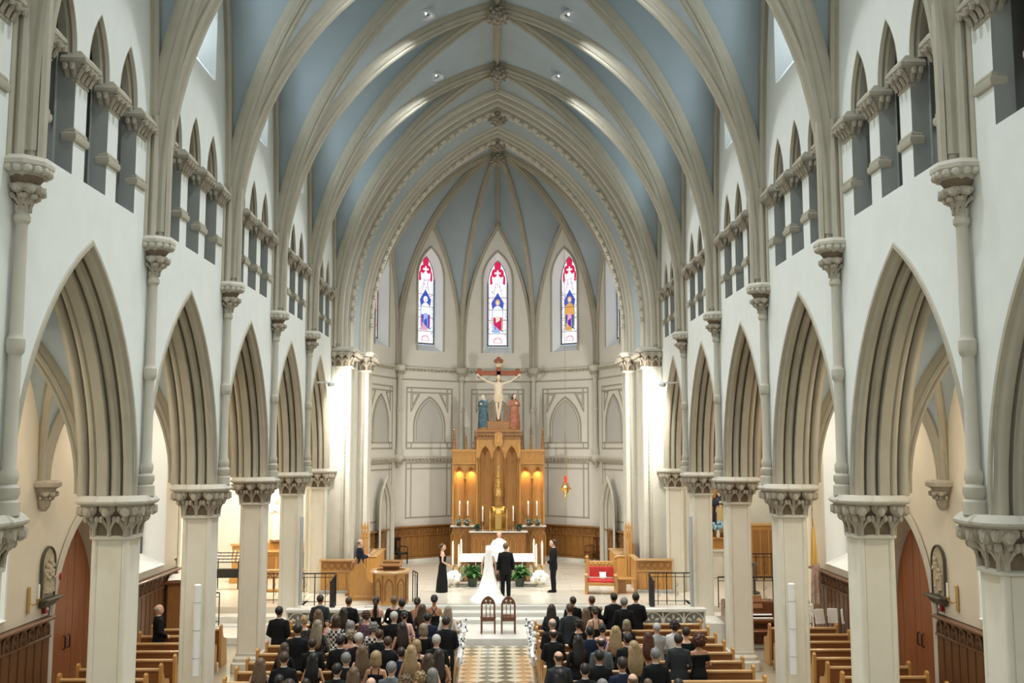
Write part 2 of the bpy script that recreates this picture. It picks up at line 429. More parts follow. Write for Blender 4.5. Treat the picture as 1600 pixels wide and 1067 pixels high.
def side_wall(name, sx):
    root = empty(name, kind='structure', scale=(sx, 1, 1))
    for m in MID:
        P = lambda nm, d, par=root, y=m: ob(nm, d, par, (0, y, 0))
        P('wall_face', M_FACE); P('aisle_side_face', M_BACK); P('arcade_arch', M_ARCH)
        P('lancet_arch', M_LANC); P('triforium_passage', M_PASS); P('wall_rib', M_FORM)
        for y in (-.595, .595):
            P('sill_moulding', M_SILL, y=m + y)
        for y in (-1.785, 1.785):
            P('sill_moulding', M_SILLE, y=m + y)
        for y in (-.595, .595, -1.785, 1.785):
            c = P('triforium_capital', M_TCAP, y=m + y); ob('abacus', M_TABA, c)
        win = P('clerestory_window', M_SPLAY); ob('pane', M_GL, win); ob('tracery', M_TRAC, win)
    for y in SUP:
        if y < SUP[-1]:
            ob('wall_shaft', M_SHAFT, root, (0, y, 0))
            c = ob('corbel', M_CORB, root, (0, y, 0)); ob('abacus', M_CABA, c)
            for a in (-90, -45, 0, 45, 90):
                leaf_at(c, T(XS + .03, 0, 8.56) @ RZ(90 + a) @ T(0, .07, 0), .62)
        ob('rib_cluster', M_CLUS, root, (0, y, 0))
    mb = MB()
    mb.box((XW + .5, 1.7, 9.5), (1.0, 11.4, 19))
    mb.build('plain_wall', 'plaster', root)
    return root
side_wall('wall_right', 1); side_wall('wall_left', -1)
mb = MB(); mb.box((0, -4.3, 9.7), (24, .6, 19.6)); tag(mb.build('wall_back', 'plaster'), kind='structure')
ww = empty('added_window_1', (0, -3.98, 0), kind='structure')  # unseen window added behind the west fill light
mb = MB(); mb.plate(arch_pts(3.0, 4.2, 9.5, 5.5, 0, 12), -.02, .0); mb.build('pane', 'glass_warm', ww, smooth=False)
mb = MB(); mb.arch([(0, 0), (.12, 0), (.12, -.3), (0, -.3)], 3.0, 4.2, 9.5, 5.5, 12, close=True)
for x in (-1.5, 0, 1.5): mb.box((x, .06, 8.6), (.12, .12, 6.2))
mb.build('window_frame', 'stone', ww)

# ---- nave vault
ceil = empty('ceiling', kind='structure')
TS = [math.sin(PI / 2 * i / 16) for i in range(17)]
mb = MB()
for sx in (-1, 1):
    for sy in (-1, 1):
        for a, b in zip(TS[:-1], TS[1:]):
            mb.add([(sx * A_ * a, sy * HB * a, webz(a)), (sx * A_ * b, sy * HB * b, webz(b)), (sx * A_ * b, sy * HB, webz(b)), (sx * A_ * a, sy * HB, webz(a))], [(0, 1, 2, 3)])
            mb.add([(sx * A_ * a, sy * HB * a, webz(a)), (sx * A_ * b, sy * HB * b, webz(b)), (sx * A_, sy * HB * b, webz(b)), (sx * A_, sy * HB * a, webz(a))], [(0, 1, 2, 3)])
M_WEB = mb.build('vault_web', 'vault_blue', link=False)
RIBP = [(x * .84, y) for x, y in [(-.17, -.06), (-.17, .06), (-.13, .12), (-.145, .17), (-.10, .23), (-.06, .24), (-.05, .30), (0, .34), (.05, .30), (.06, .24), (.10, .23), (.145, .17), (.13, .12), (.17, .06), (.17, -.06)]]
dl = math.hypot(A_, HB)
def rib_mesh(sx, sy):
    m = MB()
    path = [(sx * A_ * t, sy * HB * t, webz(t)) for t in [math.sin(PI / 2 * i / 22) for i in range(23)]] + [(sx * A_, sy * HB, 9.3)]
    path = [(sx * .001, sy * .001, webz(0))] + path[1:]
    m.sweep(RIBP, path, (-sy * HB / dl, sx * A_ / dl, 0), down=lambda p: Vector((-p.x, -p.y, -3)))
    return m.build('diagonal_rib', 'stone', link=False)
M_RIBS = [rib_mesh(sx, sy) for sx in (-1, 1) for sy in (-1, 1)]
mb = MB()
mb.sweep(RIBP, [(0, -HB, webz(0) + .12), (0, 0, webz(0) + .12), (0, HB, webz(0) + .12)], (1, 0, 0), down=lambda p: Vector((0, 0, -1)))
M_RIDGE = mb.build('ridge_rib', 'stone', link=False)
def boss_mesh(r, seed):
    rnd = random.Random(seed); m = MB()
    m.ball((0, 0, 0), (r * .75, r * .75, r * .6), 10, 6)
    for i in range(46):
        t = math.acos(1 - 1.6 * (i + .5) / 46); p = i * 2.399963
        d = Vector((math.sin(t) * math.cos(p), math.sin(t) * math.sin(p), -math.cos(t) * .8))
        q = r * rnd.uniform(.12, .2)
        m.ball(tuple(d * r * .85), (q, q, q * .8), 5, 4)
    return m.build('boss', 'stone_carved', link=False)
M_BOSS = boss_mesh(.40, 1); M_BOSS2 = boss_mesh(.22, 2)
for m in [SUP[0] - HB] + MID:
    ob('vault_web', M_WEB, ceil, (0, m, 0)); ob('ridge_rib', M_RIDGE, ceil, (0, m, 0))
    for d in M_RIBS: ob('diagonal_rib', d, ceil, (0, m, 0))
    ob('boss', M_BOSS, ceil, (0, m, webz(0) - .42))
mb = MB(); mb.box((0, -.6, 19.2), (13, 7.2, .2)); mb.build('plain_ceiling', 'vault_blue', ceil)
# recessed downlight fittings in the vault
mb = MB(); mb.lathe([(.30, .05), (.34, .0), (.34, -.05), (.27, -.06), (.24, .0), (.24, .03)], 20, caps=False)
M_RIM = mb.build('rim', 'lamp_rim', link=False)
mb = MB(); mb.lathe([(.005, 0), (.12, 0), (.12, .02), (.005, .02)], 14); M_BULB = mb.build('bulb', 'bulb', link=False)
for i, p in enumerate(DOWN):
    if i < 8: continue
    d = ob('downlight', M_RIM, None, (p[0], p[1], p[2] + .1))
    ob('bulb', M_BULB, d, (0, 0, .02))
    tag(d, 'round downlight in the vault, %s of the ridge rib, %s pair' % ('left' if p[0] < 0 else 'right', 'nearer' if i < 10 else 'farther'), 'ceiling light', 'vault downlights')

# ---- columns of the arcade
mb = MB()
q = [(.37, -.25), (.37, .25), (.34, .255), (.335, .27)] + [(.315 + .078 * math.cos(R_(a)), .315 + .078 * math.sin(R_(a))) for a in (-50, -15, 20, 45, 70, 105, 140)] + [(.27, .335), (.255, .34)]
poly = []
for k in range(4):
    c, s_ = math.cos(PI / 2 * k), math.sin(PI / 2 * k)
    poly += [(x * c - y * s_, x * s_ + y * c) for x, y in q]
mb.prism(poly, .45, 4.25)
M_PIER = mb.build('pier_shaft', 'pier_paint', link=False)
def rsq(a, k, z, n=24):   # rounded square ring
    out = []
    for j in range(n):
        t = 2 * PI * j / n; c, s_ = math.cos(t), math.sin(t)
        out.append((a * math.copysign(abs(c) ** k, c), a * math.copysign(abs(s_) ** k, s_), z))
    return out
mb = MB()
mb.loft([rsq(.56, .35, 0), rsq(.56, .35, .22), rsq(.5, .4, .26), rsq(.5, .4, .34), rsq(.43, .4, .4), rsq(.43, .4, .46)])
M_PLINTH = mb.build('plinth', 'stone_pale', link=False)
mb = MB()
mb.loft([rsq(.385, .45, 4.2), rsq(.39, .45, 4.35), rsq(.43, .5, 4.5), rsq(.52, .5, 4.66), rsq(.56, .5, 4.73)])
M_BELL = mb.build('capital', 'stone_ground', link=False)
mb = MB()
mb.loft([rsq(.40, .45, 4.16), rsq(.45, .45, 4.175), rsq(.455, .45, 4.21), rsq(.40, .45, 4.235)])
M_RING = mb.build('neck_ring', 'stone_pale', link=False)
mb = MB()
def lob(a, z):
    out = []
    for k in range(4):
        for x, y in ((1, -.62), (1.0, -.28), (1.07, -.24), (1.07, .24), (1.0, .28), (1, .62), (.84, .84)):
            c, s_ = math.cos(PI / 2 * k), math.sin(PI / 2 * k)
            out.append((a * (x * c - y * s_), a * (x * s_ + y * c), z))
    return out
mb.loft([lob(.54, 4.715), lob(.60, 4.73), lob(.64, 4.76), lob(.645, 4.79), lob(.60, 4.84), lob(.56, 4.875)])
M_ABA = mb.build('abacus', 'stone_mid', link=False)
ORD = ['nearest', 'second', 'third', 'fourth', 'fifth']
def column(sx, y, label):
    r = empty('arcade_pier', (sx * 6.27, y, 0), label=label, cat='column', group='arcade columns')
    ob('pier_shaft', M_PIER, r, scale=(.77, .77, 1)); ob('plinth', M_PLINTH, r, scale=(.8, .8, 1)); ob('neck_ring', M_RING, r, scale=(.8, .8, 1)); ob('abacus', M_ABA, r, scale=(.88, .88, 1))
    c = ob('capital', M_BELL, r, scale=(.82, .82, 1))
    for k in range(4):
        for u in (-.30, 0, .30):
            leaf_at(c, RZ(90 * k) @ T(u, .385 - abs(u) * .05, 4.22) @ RZ(-math.degrees(u) * 1.0), 1.0)
        leaf_at(c, RZ(90 * k + 45) @ T(0, .46, 4.24), 1.0)
    return r
for sx, nm in ((-1, 'left'), (1, 'right')):
    for i, y in enumerate(SUP[1:6]):
        column(sx, y, '%s pale stone column with a leafy carved capital in the %s arcade' % (ORD[i] , nm))
    r = column(sx, SUP[6] + .02, 'pale half column with carved capital against the chancel arch pier, %s side' % nm)
# ---- chancel arch, two orders
YC = SUP[-1]
ca = empty('wall_chancel_arch', kind='structure')
def full_arch(name, prof, m, z0=10.1, zb=.6, n=24):
    b = MB(); b.arch(prof, 5.92, 8.72, z0, zb, n, T(0, YC, 0)); return b.build(name, m, ca)
o1 = [(0, -.9), (0, .06), (.02, .08)] + roll(.09, .11, .065, 190, 10) + [(.16, .02), (.22, .02), (.23, .22)] + roll(.32, .26, .085, 190, 10) + [(.41, .16), (.46, .16), (.47, .40)]
o1 += roll(.54, .42, .06, 190, 10) + [(.61, .36), (.65, .36), (.66, .56), (.74, .60), (.80, .62), (.84, .66)]
full_arch('outer_order', o1, 'stone_pale', zb=9.15)
full_arch('arch_soffit', [(.84, .66), (2.1, .66)], 'vault_blue', zb=9.2)
full_arch('arch_pier_face', [(.84, .662), (2.1, .662), (2.1, .7)], 'stone_pale', zb=.6) if False else None
b = MB()
for s in (-1, 1): b.add([(s * 5.262, YC + .84, .6), (s * 5.262, YC + 2.1, .6), (s * 5.262, YC + 2.1, 9.3), (s * 5.262, YC + .84, 9.3)], [(0, 1, 2, 3)])
b.build('pier_face', 'stone_pale', ca)
o2 = [(2.1, .66)] + roll(2.17, .70, .065, 190, 10) + [(2.24, .6), (2.29, .6), (2.3, .78)] + roll(2.39, .80, .075, 190, 10) + [(2.47, .7), (2.52, .7), (2.53, .90)] + roll(2.6, .92, .055, 190, 10) + [(2.66, .86), (2.69, .86), (2.7, 1.0), (2.75, 1.03), (3.2, 1.05), (3.2, -.9)]
full_arch('inner_order', o2, 'stone_pale', zb=9.15)
for s in (-1, 1):
    for nm, xi, y0, y1, xo in (('outer_pier', 5.22, 0, .92, 6.7), ('inner_pier', 4.86, 2.08, 3.05, 6.0)):
        b = MB()
        pl = [(xo, y0), (5.98 if y0 == 0 else 5.5, y0), (xi + .30, y0), (xi + .29, y0 + .03), (xi + .17, y0 + .03), (xi + .16, y0)] + [(xi + .07 + .07 * math.cos(R_(a)), y0 + .07 + .07 * math.sin(R_(a))) for a in (-75, -105, -135, -165, -195)] + [(xi, y0 + .18), (xi + .03, y0 + .2), (xi + .03, y1 - .2), (xi, y1 - .18), (xi, y1), (xo, y1)]
        b.prism([(s * x, YC + y) for x, y in pl], .6, 8.5); b.build(nm, 'stone_pale', ca)
# block of wall between chancel and side chapels
b = MB()
for s in (-1, 1):
    b.box((s * 6.35, YC + 2.4, 9.7), (.85, 4.7, 19.5))
    b.box((s * 8.6, YC + 4.6, 9), (6, .5, 18))
b.build('chancel_side_wall', 'plaster', ca)
# beads round both orders
b = MB(); b.box((0, 0, 0), (.12, .2, .15)); b.ball((0, -.06, -.02), (.09, .09, .08), 6, 4); M_BEAD = b.build('bead', 'stone_pale', link=False)
def beads(yd, q, step, z_lo):
    Rr = (5.92 ** 2 + 8.72 ** 2) / (2 * 5.92); c = Rr - 5.92; r = Rr - q
    pm = math.acos(c / r); n = int(r * pm / step)
    for s in (-1, 1):
        for i in range(n):
            a = pm * (i + .5) / n
            x, z = -c + r * math.cos(a), 10.1 + r * math.sin(a)
            ob('bead', M_BEAD, ca, M=T(s * x, YC + yd, z) @ RY(-s * math.degrees(a)))
beads(.70, .64, .38, 9.4); beads(2.70, 1.06, .36, 9.4)
b = MB()
for yd, x in ((-.012, 5.40), (2.07, 5.04)):
    for s in (-1, 1):
        for i in range(100): b.box((s * x, YC + yd, 1.0 + i * .08), (.06, .06, .045))
tag(b.build('pier_beading', 'stone', ca), kind='stuff')
b = MB()
for y0, y1, xa, xb in ((-.06, .98, 5.15, 6.02), (1.98, 3.0, 4.76, 5.4)):
    for s in (-1, 1):
        P = lambda g, z: [(s * (xa - g), YC + y0 - g, z), (s * xb, YC + y0 - g, z), (s * xb, YC + y1 + g, z), (s * (xa - g), YC + y1 + g, z)]
        b.loft([P(0, 9.0), P(.08, 9.04), P(.10, 9.12), P(.04, 9.2)])
        b.loft([P(-.04, 8.42), P(0, 8.44), P(0, 8.5), P(-.04, 8.52)])
b.build('impost', 'stone_pale', ca)
b = MB()
for y0, y1, xa, xb in ((-.02, .9, 5.2, 6.0), (2.04, 2.95, 4.82, 5.4)):
    for s in (-1, 1):
        P = lambda g, z: [(s * (xa - g), YC + y0 - g, z), (s * xb, YC + y0 - g, z), (s * xb, YC + y1 + g, z), (s * (xa - g), YC + y1 + g, z)]
        b.loft([P(0, 8.5), P(.0, 8.7), P(.05, 9.0)])
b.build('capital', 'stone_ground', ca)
for s in (-1, 1):
    for x in (5.82, 5.55, 5.3): leaf_at(ca, T(s * x, YC - .0, 8.52) @ RZ(180), .95)
    for y in (.1, .4, .75): leaf_at(ca, T(s * 5.2, YC + y, 8.52) @ RZ(s * 90), .95)
    for x in (5.2, 4.95): leaf_at(ca, T(s * x, YC + 2.06, 8.52) @ RZ(180), .95)
    for y in (2.15, 2.5, 2.85): leaf_at(ca, T(s * 4.83, YC + y, 8.52) @ RZ(s * 90), .95)
ob('boss', M_BOSS, ca, (0, YC + 1.0, 18.0)); ob('boss', M_BOSS, ca, (0, YC + 3.05, 17.62))
for s in (-1, 1):   # slender colonnettes framing the pier
    b = MB()
    b.lathe([(.14, 4.86), (.14, 5.2), (.09, 5.3), (.085, 6.8), (.12, 6.85), (.12, 6.97), (.085, 7.0), (.08, 8.45)], 10, (s * 5.86, YC - .07, 0))
    b.build('colonnette', 'stone_pale', ca)
# ---- apse
AC = (0, 41.0); AR = 5.5
ap = empty('wall_apse', kind='structure')
SID = 2 * AR * math.sin(R_(18)); APO = AR * math.cos(R_(18))
FA, FH, FZ = SID / 2 - .06, 5.7, 10.4    # wall arch of each facet
def facet(th):   # local: x across, y outward depth, z
    return T(AC[0], AC[1], 0) @ RZ(-th) @ T(0, APO, 0)
WGA, WGH, WGZ, WGB = .66, 1.35, 13.35, 9.95
b = MB()
def xs(b, X, lo, hi):
    for a, c in zip(X[:-1], X[1:]): b.add([(a, 0, lo(a)), (c, 0, lo(c)), (c, 0, hi(c)), (a, 0, hi(a))], [(0, 1, 2, 3)])
fz = lambda x: arch_z(x, SID / 2, FH + .1, FZ)
gz = lambda x: arch_z(x, WGA, WGH, WGZ)
xs(b, [-SID / 2, -WGA], K(2.0), fz) if False else None
for s in (-1, 1): xs(b, [s * v for v in lin(WGA, SID / 2, 10)], K(.6), fz)
xs(b, lin(-WGA, WGA, 12), gz, fz); xs(b, [-WGA, WGA], K(.6), K(WGB))
M_AF = b.build('wall_facet', 'plaster_apse', link=False)
b = MB()
b.arch([(-.03, -.07), (-.03, -.01), (.03, .03), (.45, .17), (.45, .2)], WGA, WGH, WGZ, WGB, 10)
b.add([(-WGA, -.02, WGB), (WGA, -.02, WGB), (WGA - .15, .45, WGB + .32), (-WGA + .15, .45, WGB + .32)], [(0, 1, 2, 3)])
M_AS = b.build('window_reveal', 'jamb_white', link=False)
b = MB(); b.arch([(-.04, -.1), (-.06, -.05), (-.03, 0)], WGA, WGH, WGZ, WGB, 10)
M_AFR = b.build('window_moulding', 'stone', link=False)
b = MB(); b.arch([(-.02, -.02), (-.10, .03), (-.10, .10), (-.02, .16)], FA, FH, FZ, 9.2, 14); M_AFM = b.build('wall_arch', 'stone', link=False)
# stained glass: each pane a flat coloured light in a lead outline
GL = {}
for nm, c in (('clear', (1.0, 1.02, 1.05)), ('rose', (.72, .012, .09)), ('pink', (.85, .42, .52)), ('blue', (.05, .11, .55)), ('sky', (.36, .50, .88)), ('violet', (.13, .02, .34)), ('amber', (.80, .40, .10)), ('teal', (.12, .55, .55)), ('skin', (.92, .78, .66)), ('olive', (.38, .38, .12)), ('lilac', (.62, .52, .80)), ('gold', (.85, .66, .22)), ('green', (.12, .36, .14))):
    GL[nm] = mat('glass_' + nm, (.02, .02, .02), .4, emit=c, estr=1.0, spec=.1)
GW = WGA - .2    # half width of the glass
G0 = WGB + .36
GTOP = WGZ + math.sqrt(max(.1, ((WGA ** 2 + WGH ** 2) / (2 * WGA) - .2) ** 2 - ((WGA ** 2 + WGH ** 2) / (2 * WGA) - WGA) ** 2))
def pane(par, pts, col, y):
    m = MB(); m.plate(pts, y, y + .012); return m.build('pane', GL[col], par, smooth=False)
def ell(cx, cz, rx, rz, n=12, a0=0, a1=360): return [(cx + rx * math.cos(R_(a0 + (a1 - a0) * i / n)), cz + rz * math.sin(R_(a0 + (a1 - a0) * i / n))) for i in range(n if a1 - a0 == 360 else n + 1)]
def stained(par, scheme):
    H = GTOP - G0; zz = lambda f: G0 + f * H
    pts = arch_pts(WGA, WGH, WGZ, G0, .2, 10)
    pane(par, pts, 'clear', .44)
    y1, y2, y3 = .432, .420, .408
    # trefoil canopy in rose glass
    pane(par, ell(0, zz(.925), .16, .24), 'rose', y1)
    for s in (-1, 1):
        pane(par, ell(s * .16, zz(.845), .13, .20), 'rose', y1)
        pane(par, [(s * .22, zz(.86)), (s * .36, zz(.80)), (s * .36, zz(.71)), (s * .24, zz(.72)), (s * .27, zz(.79))], 'rose', y1)
        pane(par, ell(s * .33, zz(.885), .035, .05, 8), 'teal', y1)
        pane(par, [(s * .38, zz(.08)), (s * .40, zz(.08)), (s * .40, zz(.70)), (s * .38, zz(.70))], 'pink' if scheme != 1 else 'sky', y1)
        for k in range(5): pane(par, ell(s * (.10 + .035 * k), zz(.68 - .035 * k), .022, .04, 6), 'pink', y1)
    pane(par, [(-.05, zz(.80)), (.05, zz(.80)), (.03, zz(.88)), (-.03, zz(.88))], 'clear', y2)
    pane(par, [(-.15, zz(.835)), (.15, zz(.835)), (.15, zz(.855)), (-.15, zz(.855))], 'clear', y2)
    # canopy of blue above the figure
    pane(par, [(-.30, zz(.50)), (-.12, zz(.57)), (0, zz(.62)), (.12, zz(.57)), (.30, zz(.50)), (.24, zz(.42)), (-.24, zz(.42))], 'blue', y1)
    pane(par, [(-.26, zz(.20)), (.26, zz(.20)), (.26, zz(.42)), (-.26, zz(.42))], 'sky' if scheme != 2 else 'olive', y1)
    # figure: halo, head, mantle, robe, hem
    A, B, C = {0: ('clear', 'rose', 'sky'), 1: ('clear', 'blue', 'pink'), 2: ('amber', 'violet', 'amber')}[scheme]
    pane(par, ell(0, zz(.505), .115, .15), 'amber' if scheme != 1 else 'clear', y2)
    pane(par, ell(0, zz(.50), .06, .10), 'skin', y3)
    pane(par, [(-.22, zz(.43)), (-.08, zz(.465)), (.08, zz(.465)), (.22, zz(.43)), (.24, zz(.33)), (-.22, zz(.33))], A, y2)
    pane(par, [(-.24, zz(.33)), (.02, zz(.345)), (.25, zz(.33)), (.22, zz(.17)), (.10, zz(.185)), (-.20, zz(.25))], B, y2)
    pane(par, [(-.24, zz(.30)), (-.18, zz(.25)), (.10, zz(.185)), (.14, zz(.155)), (-.22, zz(.155))], C, y2)
    pane(par, [(-.10, zz(.345)), (.10, zz(.345)), (.12, zz(.30)), (-.08, zz(.27))], {0: 'skin', 1: 'sky', 2: 'pink'}[scheme], y3)
    for s in (-1, 1): pane(par, ell(s * .25, zz(.175), .04, .05, 8), 'teal', y2)
    # small quarries of coloured glass round the figure
    rg = random.Random(scheme)
    for k in range(40):
        f = rg.uniform(.12, .74); x = rg.choice((-1, 1)) * rg.uniform(.27, .41) if f < .6 else rg.uniform(-.34, .34)
        pane(par, ell(x, zz(f), .016 + .012 * rg.random(), .03, 4), rg.choice(('rose', 'blue', 'lilac', 'gold', 'pink', 'green', 'violet')), y2)
    for s in (-1, 1):
        pane(par, [(s * .06, zz(.74)), (s * .09, zz(.74)), (s * .20, zz(.60)), (s * .17, zz(.60))], 'lilac', y1)
        pane(par, [(s * .20, zz(.33)), (s * .23, zz(.33)), (s * .22, zz(.19)), (s * .18, zz(.19))], {0: 'gold', 1: 'rose', 2: 'green'}[scheme], y3)
        pane(par, [(s * .08, zz(.32)), (s * .10, zz(.32)), (s * .13, zz(.20)), (s * .10, zz(.19))], {0: 'violet', 1: 'sky', 2: 'lilac'}[scheme], y3)
    # predella
    pane(par, [(-.2, zz(.035)), (.2, zz(.035)), (.2, zz(.075)), (.1, zz(.10)), (-.1, zz(.10)), (-.2, zz(.075))], 'pink', y1)
    pane(par, [(-.15, zz(.042)), (.15, zz(.042)), (.15, zz(.07)), (0, zz(.09)), (-.15, zz(.07))], 'clear', y2)
    m = MB()
    for f in (.145, .30, .42, .56): m.box((0, .43, zz(f)), (2 * GW, .03, .018))
    for s in (-1, 1): m.box((s * GW, .43, (G0 + WGZ) / 2), (.03, .03, WGZ - G0))
    m.box((0, .43, G0 + .02), (2 * GW, .05, .06))
    m.arch([(.42, .2), (.42, .23), (.45, .23)], WGA, WGH, WGZ, G0, 10)
    m.build('lead_bars', 'lead', par, smooth=False)
# painted bands on facets
def band(m, pts, w, y=-.012):
    w *= 1.5
    for (x0, z0), (x1, z1) in zip(pts[:-1], pts[1:]):
        d = Vector((x1 - x0, 0, z1 - z0)); l = d.length; d.normalize(); nn = Vector((-d.z, 0, d.x)) * w / 2
        a, c = Vector((x0, y, z0)) - d * w * .4, Vector((x1, y, z1)) + d * w * .4
        m.plate([(a.x - nn.x, a.z - nn.z), (c.x - nn.x, c.z - nn.z), (c.x + nn.x, c.z + nn.z), (a.x + nn.x, a.z + nn.z)], y, y + .012)
b = MB()
HW = 1.2
def rect(b, x, z0, z1, w=.05): band(b, [(-x, z0), (x, z0), (x, z1), (-x, z1), (-x, z0)], w)
rect(b, HW, 5.55, 8.25); rect(b, HW, 2.5, 4.9)
for z in (5.8, 8.05, 4.65): band(b, [(-HW, z), (HW, z)], .045)
for s in (-1, 1):
    band(b, [(s * .95, 5.55), (s * .95, 5.8)], .04); band(b, [(s * .95, 8.05), (s * .95, 8.25)], .04); band(b, [(s * .95, 2.5), (s * .95, 4.9)], .045)
    band(b, [(s * .98, 8.05), (s * .98, 7.2), (s * .5, 8.05)], .04)
    band(b, [(s * .9, 7.45), (s * .9, 7.98), (s * .62, 7.98), (s * .9, 7.45)], .03)
pp = [(x, z) for x, z in arch_pts(.82, 1.35, 6.5, 5.8, 0, 8)]
band(b, pp, .06); band(b, [(x, z) for x, z in arch_pts(.82, 1.35, 6.5, 5.92, .12, 8)], .03)
band(b, [(-SID / 2 + .05, 8.62), (SID / 2 - .05, 8.62)], .05)
M_BAND = b.build('painted_banding', 'band_paint', link=False, smooth=False)
b = MB()
b.plate(arch_pts(.82, 1.35, 6.5, 5.84, .08, 8), -.006, 0)
M_PNL = b.build('painted_panel', 'panel_paint', link=False, smooth=False)
b = MB()
for z in (9.12, 5.1): b.loft([[(-SID / 2 - .02, 0, z - .06), (SID / 2 + .02, 0, z - .06), (SID / 2 - .01, -.09, z), (-SID / 2 + .01, -.09, z)], [(-SID / 2 - .02, 0, z + .1), (SID / 2 + .02, 0, z + .1), (SID / 2 - .01, -.1, z + .07), (-SID / 2 + .01, -.1, z + .07)]])
M_STR = b.build('string_course', 'stone_pale', link=False)
b = MB()
for z in (9.05, 5.03):
    for i in range(18): b.ball((-SID / 2 + (i + .5) * SID / 18, -.08, z), (.07, .065, .07), 5, 4)
M_STRB = b.build('string_beads', 'stone', link=False)
for i, th in enumerate((0, -36, 36, -72, 72)):
    M = facet(th)
    f = ob('wall_facet', M_AF, ap, M=M)
    w = ob('window_reveal', M_AS, ap, M=M); stained(w, [0, 1, 2, 2, 1][i]); ob('window_moulding', M_AFR, w)
    tag(w, label=['stained glass lancet with a figure in a red robe', 'stained glass lancet with a figure in a blue robe', 'stained glass lancet with a figure in violet and amber', 'stained glass lancet at the left edge of the apse', 'stained glass lancet at the right edge of the apse'][i])
    ob('wall_arch', M_AFM, f)
    ob('string_course', M_STR, f); tag(ob('string_beads', M_STRB, f), kind='stuff'); 
    ob('painted_banding', M_BAND, f); ob('painted_panel', M_PNL, f)
    ob('boss', M_BOSS2, f, (0, -.08, 16.1))
# straight flanks between arch and apse
b = MB()
for s in (-1, 1): b.add([(s * AR, 38.7, .6), (s * AR, 41.0, .6), (s * AR, 41.0, 12.5), (s * AR, 38.7, 12.5)], [(0, 1, 2, 3)])
b.build('apse_flank', 'plaster_apse', ap)
# apse vault and ribs
ZB = 18.15
def ribz(r):  # height of a corner rib at distance r from the apse centre
    return arch_z(r, AR, ZB - 10.0, 10.0)
av = empty('ceiling_apse', kind='structure')
NR = 16
def corner(th, t): r = AR * t; return Vector((AC[0] + r * math.sin(R_(th)), AC[1] + r * math.cos(R_(th)), ribz(r)))
ts = [math.sin(PI / 2 * i / NR) for i in range(NR, -1, -1)]   # 1 -> 0
for th in (0, -36, 36, -72, 72):
    M = facet(th); b = MB()
    for s in (-1, 1):
        rail = [corner(th + s * 18, t) for t in ts]
        G = []
        for k in range(NR + 1):
            f = k / NR
            if f <= .6:
                g = f / .6; x = (SID / 2) * (1 - g) ; x = SID / 2 * math.cos(g * PI / 2) if False else x
                z = fz(x); p = M @ Vector((s * x, 0, z))
            else:
                g = (f - .6) / .4; p = (M @ Vector((0, 0, fz(0)))).lerp(Vector((AC[0], AC[1], ZB)), g); p.z = fz(0) + (ZB - fz(0)) * math.sin(g * PI / 2)
            G.append(p)
        b.loft([[tuple(v) for v in rail], [tuple(v) for v in G]], False, closed=False)
    b.build('vault_web', 'vault_blue', av)
    b = MB()
    pth = []
    for k in range(9):
        g = k / 8; p = (M @ Vector((0, -.02, fz(0)))).lerp(Vector((AC[0], AC[1], ZB)), g); p.z = fz(0) + (ZB - fz(0)) * math.sin(g * PI / 2); pth.append(tuple(p))
    d = M.to_3x3() @ Vector((1, 0, 0))
    b.sweep([(x * .62, y * .6) for x, y in RIBP], pth, d, down=lambda p: Vector((0, 0, -1)))
    b.build('ridge_rib', 'stone', av)
for th in (-90, -54, -18, 18, 54, 90):
    b = MB()
    pth = [tuple(corner(th, t)) for t in ts]; p0 = corner(th, 1); pth = [(p0.x, p0.y, 9.2)] + pth
    d = Vector((math.cos(R_(th)), -math.sin(R_(th)), 0))
    b.sweep([(x * .8, y * .75) for x, y in RIBP], pth, d, down=lambda p: Vector((AC[0] - p.x, AC[1] - p.y, -1.5)))
    b.build('apse_rib', 'stone', av)
    # corner shafts below the rib
    b = MB()
    q = corner(th, .975); c = (q.x, q.y, 0)
    b.lathe([(.06, 4.75), (.10, 4.85), (.20, 5.05), (.24, 5.1), (.24, 5.2), (.15, 5.3), (.17, 5.45), (.11, 5.6), (.10, 7.2), (.14, 7.25), (.14, 7.35), (.10, 7.4), (.095, 8.6), (.13, 8.65), (.12, 8.75), (.17, 8.95), (.27, 9.08), (.29, 9.2), (.25, 9.25)], 12, c)
    cs = b.build('corner_shaft', 'stone_pale', ap)
    for a in (-60, 0, 60):
        leaf_at(cs, T(q.x, q.y, 8.66) @ RZ(180 - th + a) @ T(0, .06, 0), .62)
        leaf_at(cs, T(q.x, q.y, 4.72) @ RZ(180 - th + a) @ T(0, .03, 0), .55)
b = MB()
for s in (-1, 1):
    rows = [[(s * AR * t, y, ribz(AR * t)) for t in ts] for y in (38.7, 41.0)]
    b.loft(rows, False, closed=False)
b.build('vault_web', 'vault_blue', av)
ob('boss', M_BOSS, av, (0, AC[1], ZB - .45))
# blind doorways low in the outermost facets
for th in (-72, 72):
    b = MB(); M = facet(th)
    b.arch([(-.02, -.12), (-.08, -.06), (-.02, 0)] + roll(.03, .05, .05, 180, 0) + [(.08, .08), (.1, .14)] + roll(.15, .15, .05, 180, 0) + [(.2, .18), (.22, .24), (.3, .3)], .62, 1.3, 2.95, .6, 10, M=T(0, -.32, 0))
    b.plate(arch_pts(.62, 1.3, 2.95, .6, .28, 10), -.05, -.02)
    ob('blind_doorway', b.build('blind_doorway', 'stone_pale', link=False), ap, M=M)
# ---- floors
fl = empty('floor', kind='structure')
b = MB(); b.box((0, 12.6, -.1), (22, 34, .19)); b.build('nave_slab', 'floor_stone', fl)
b = MB()
for s in (-1, 1): b.box((s * 1.09, 22, .0), (.34, 14.6, .012))
b.box((0, 29.34, .0), (2.6, .5, .014))
b.build('aisle_border', 'floor_border', fl)
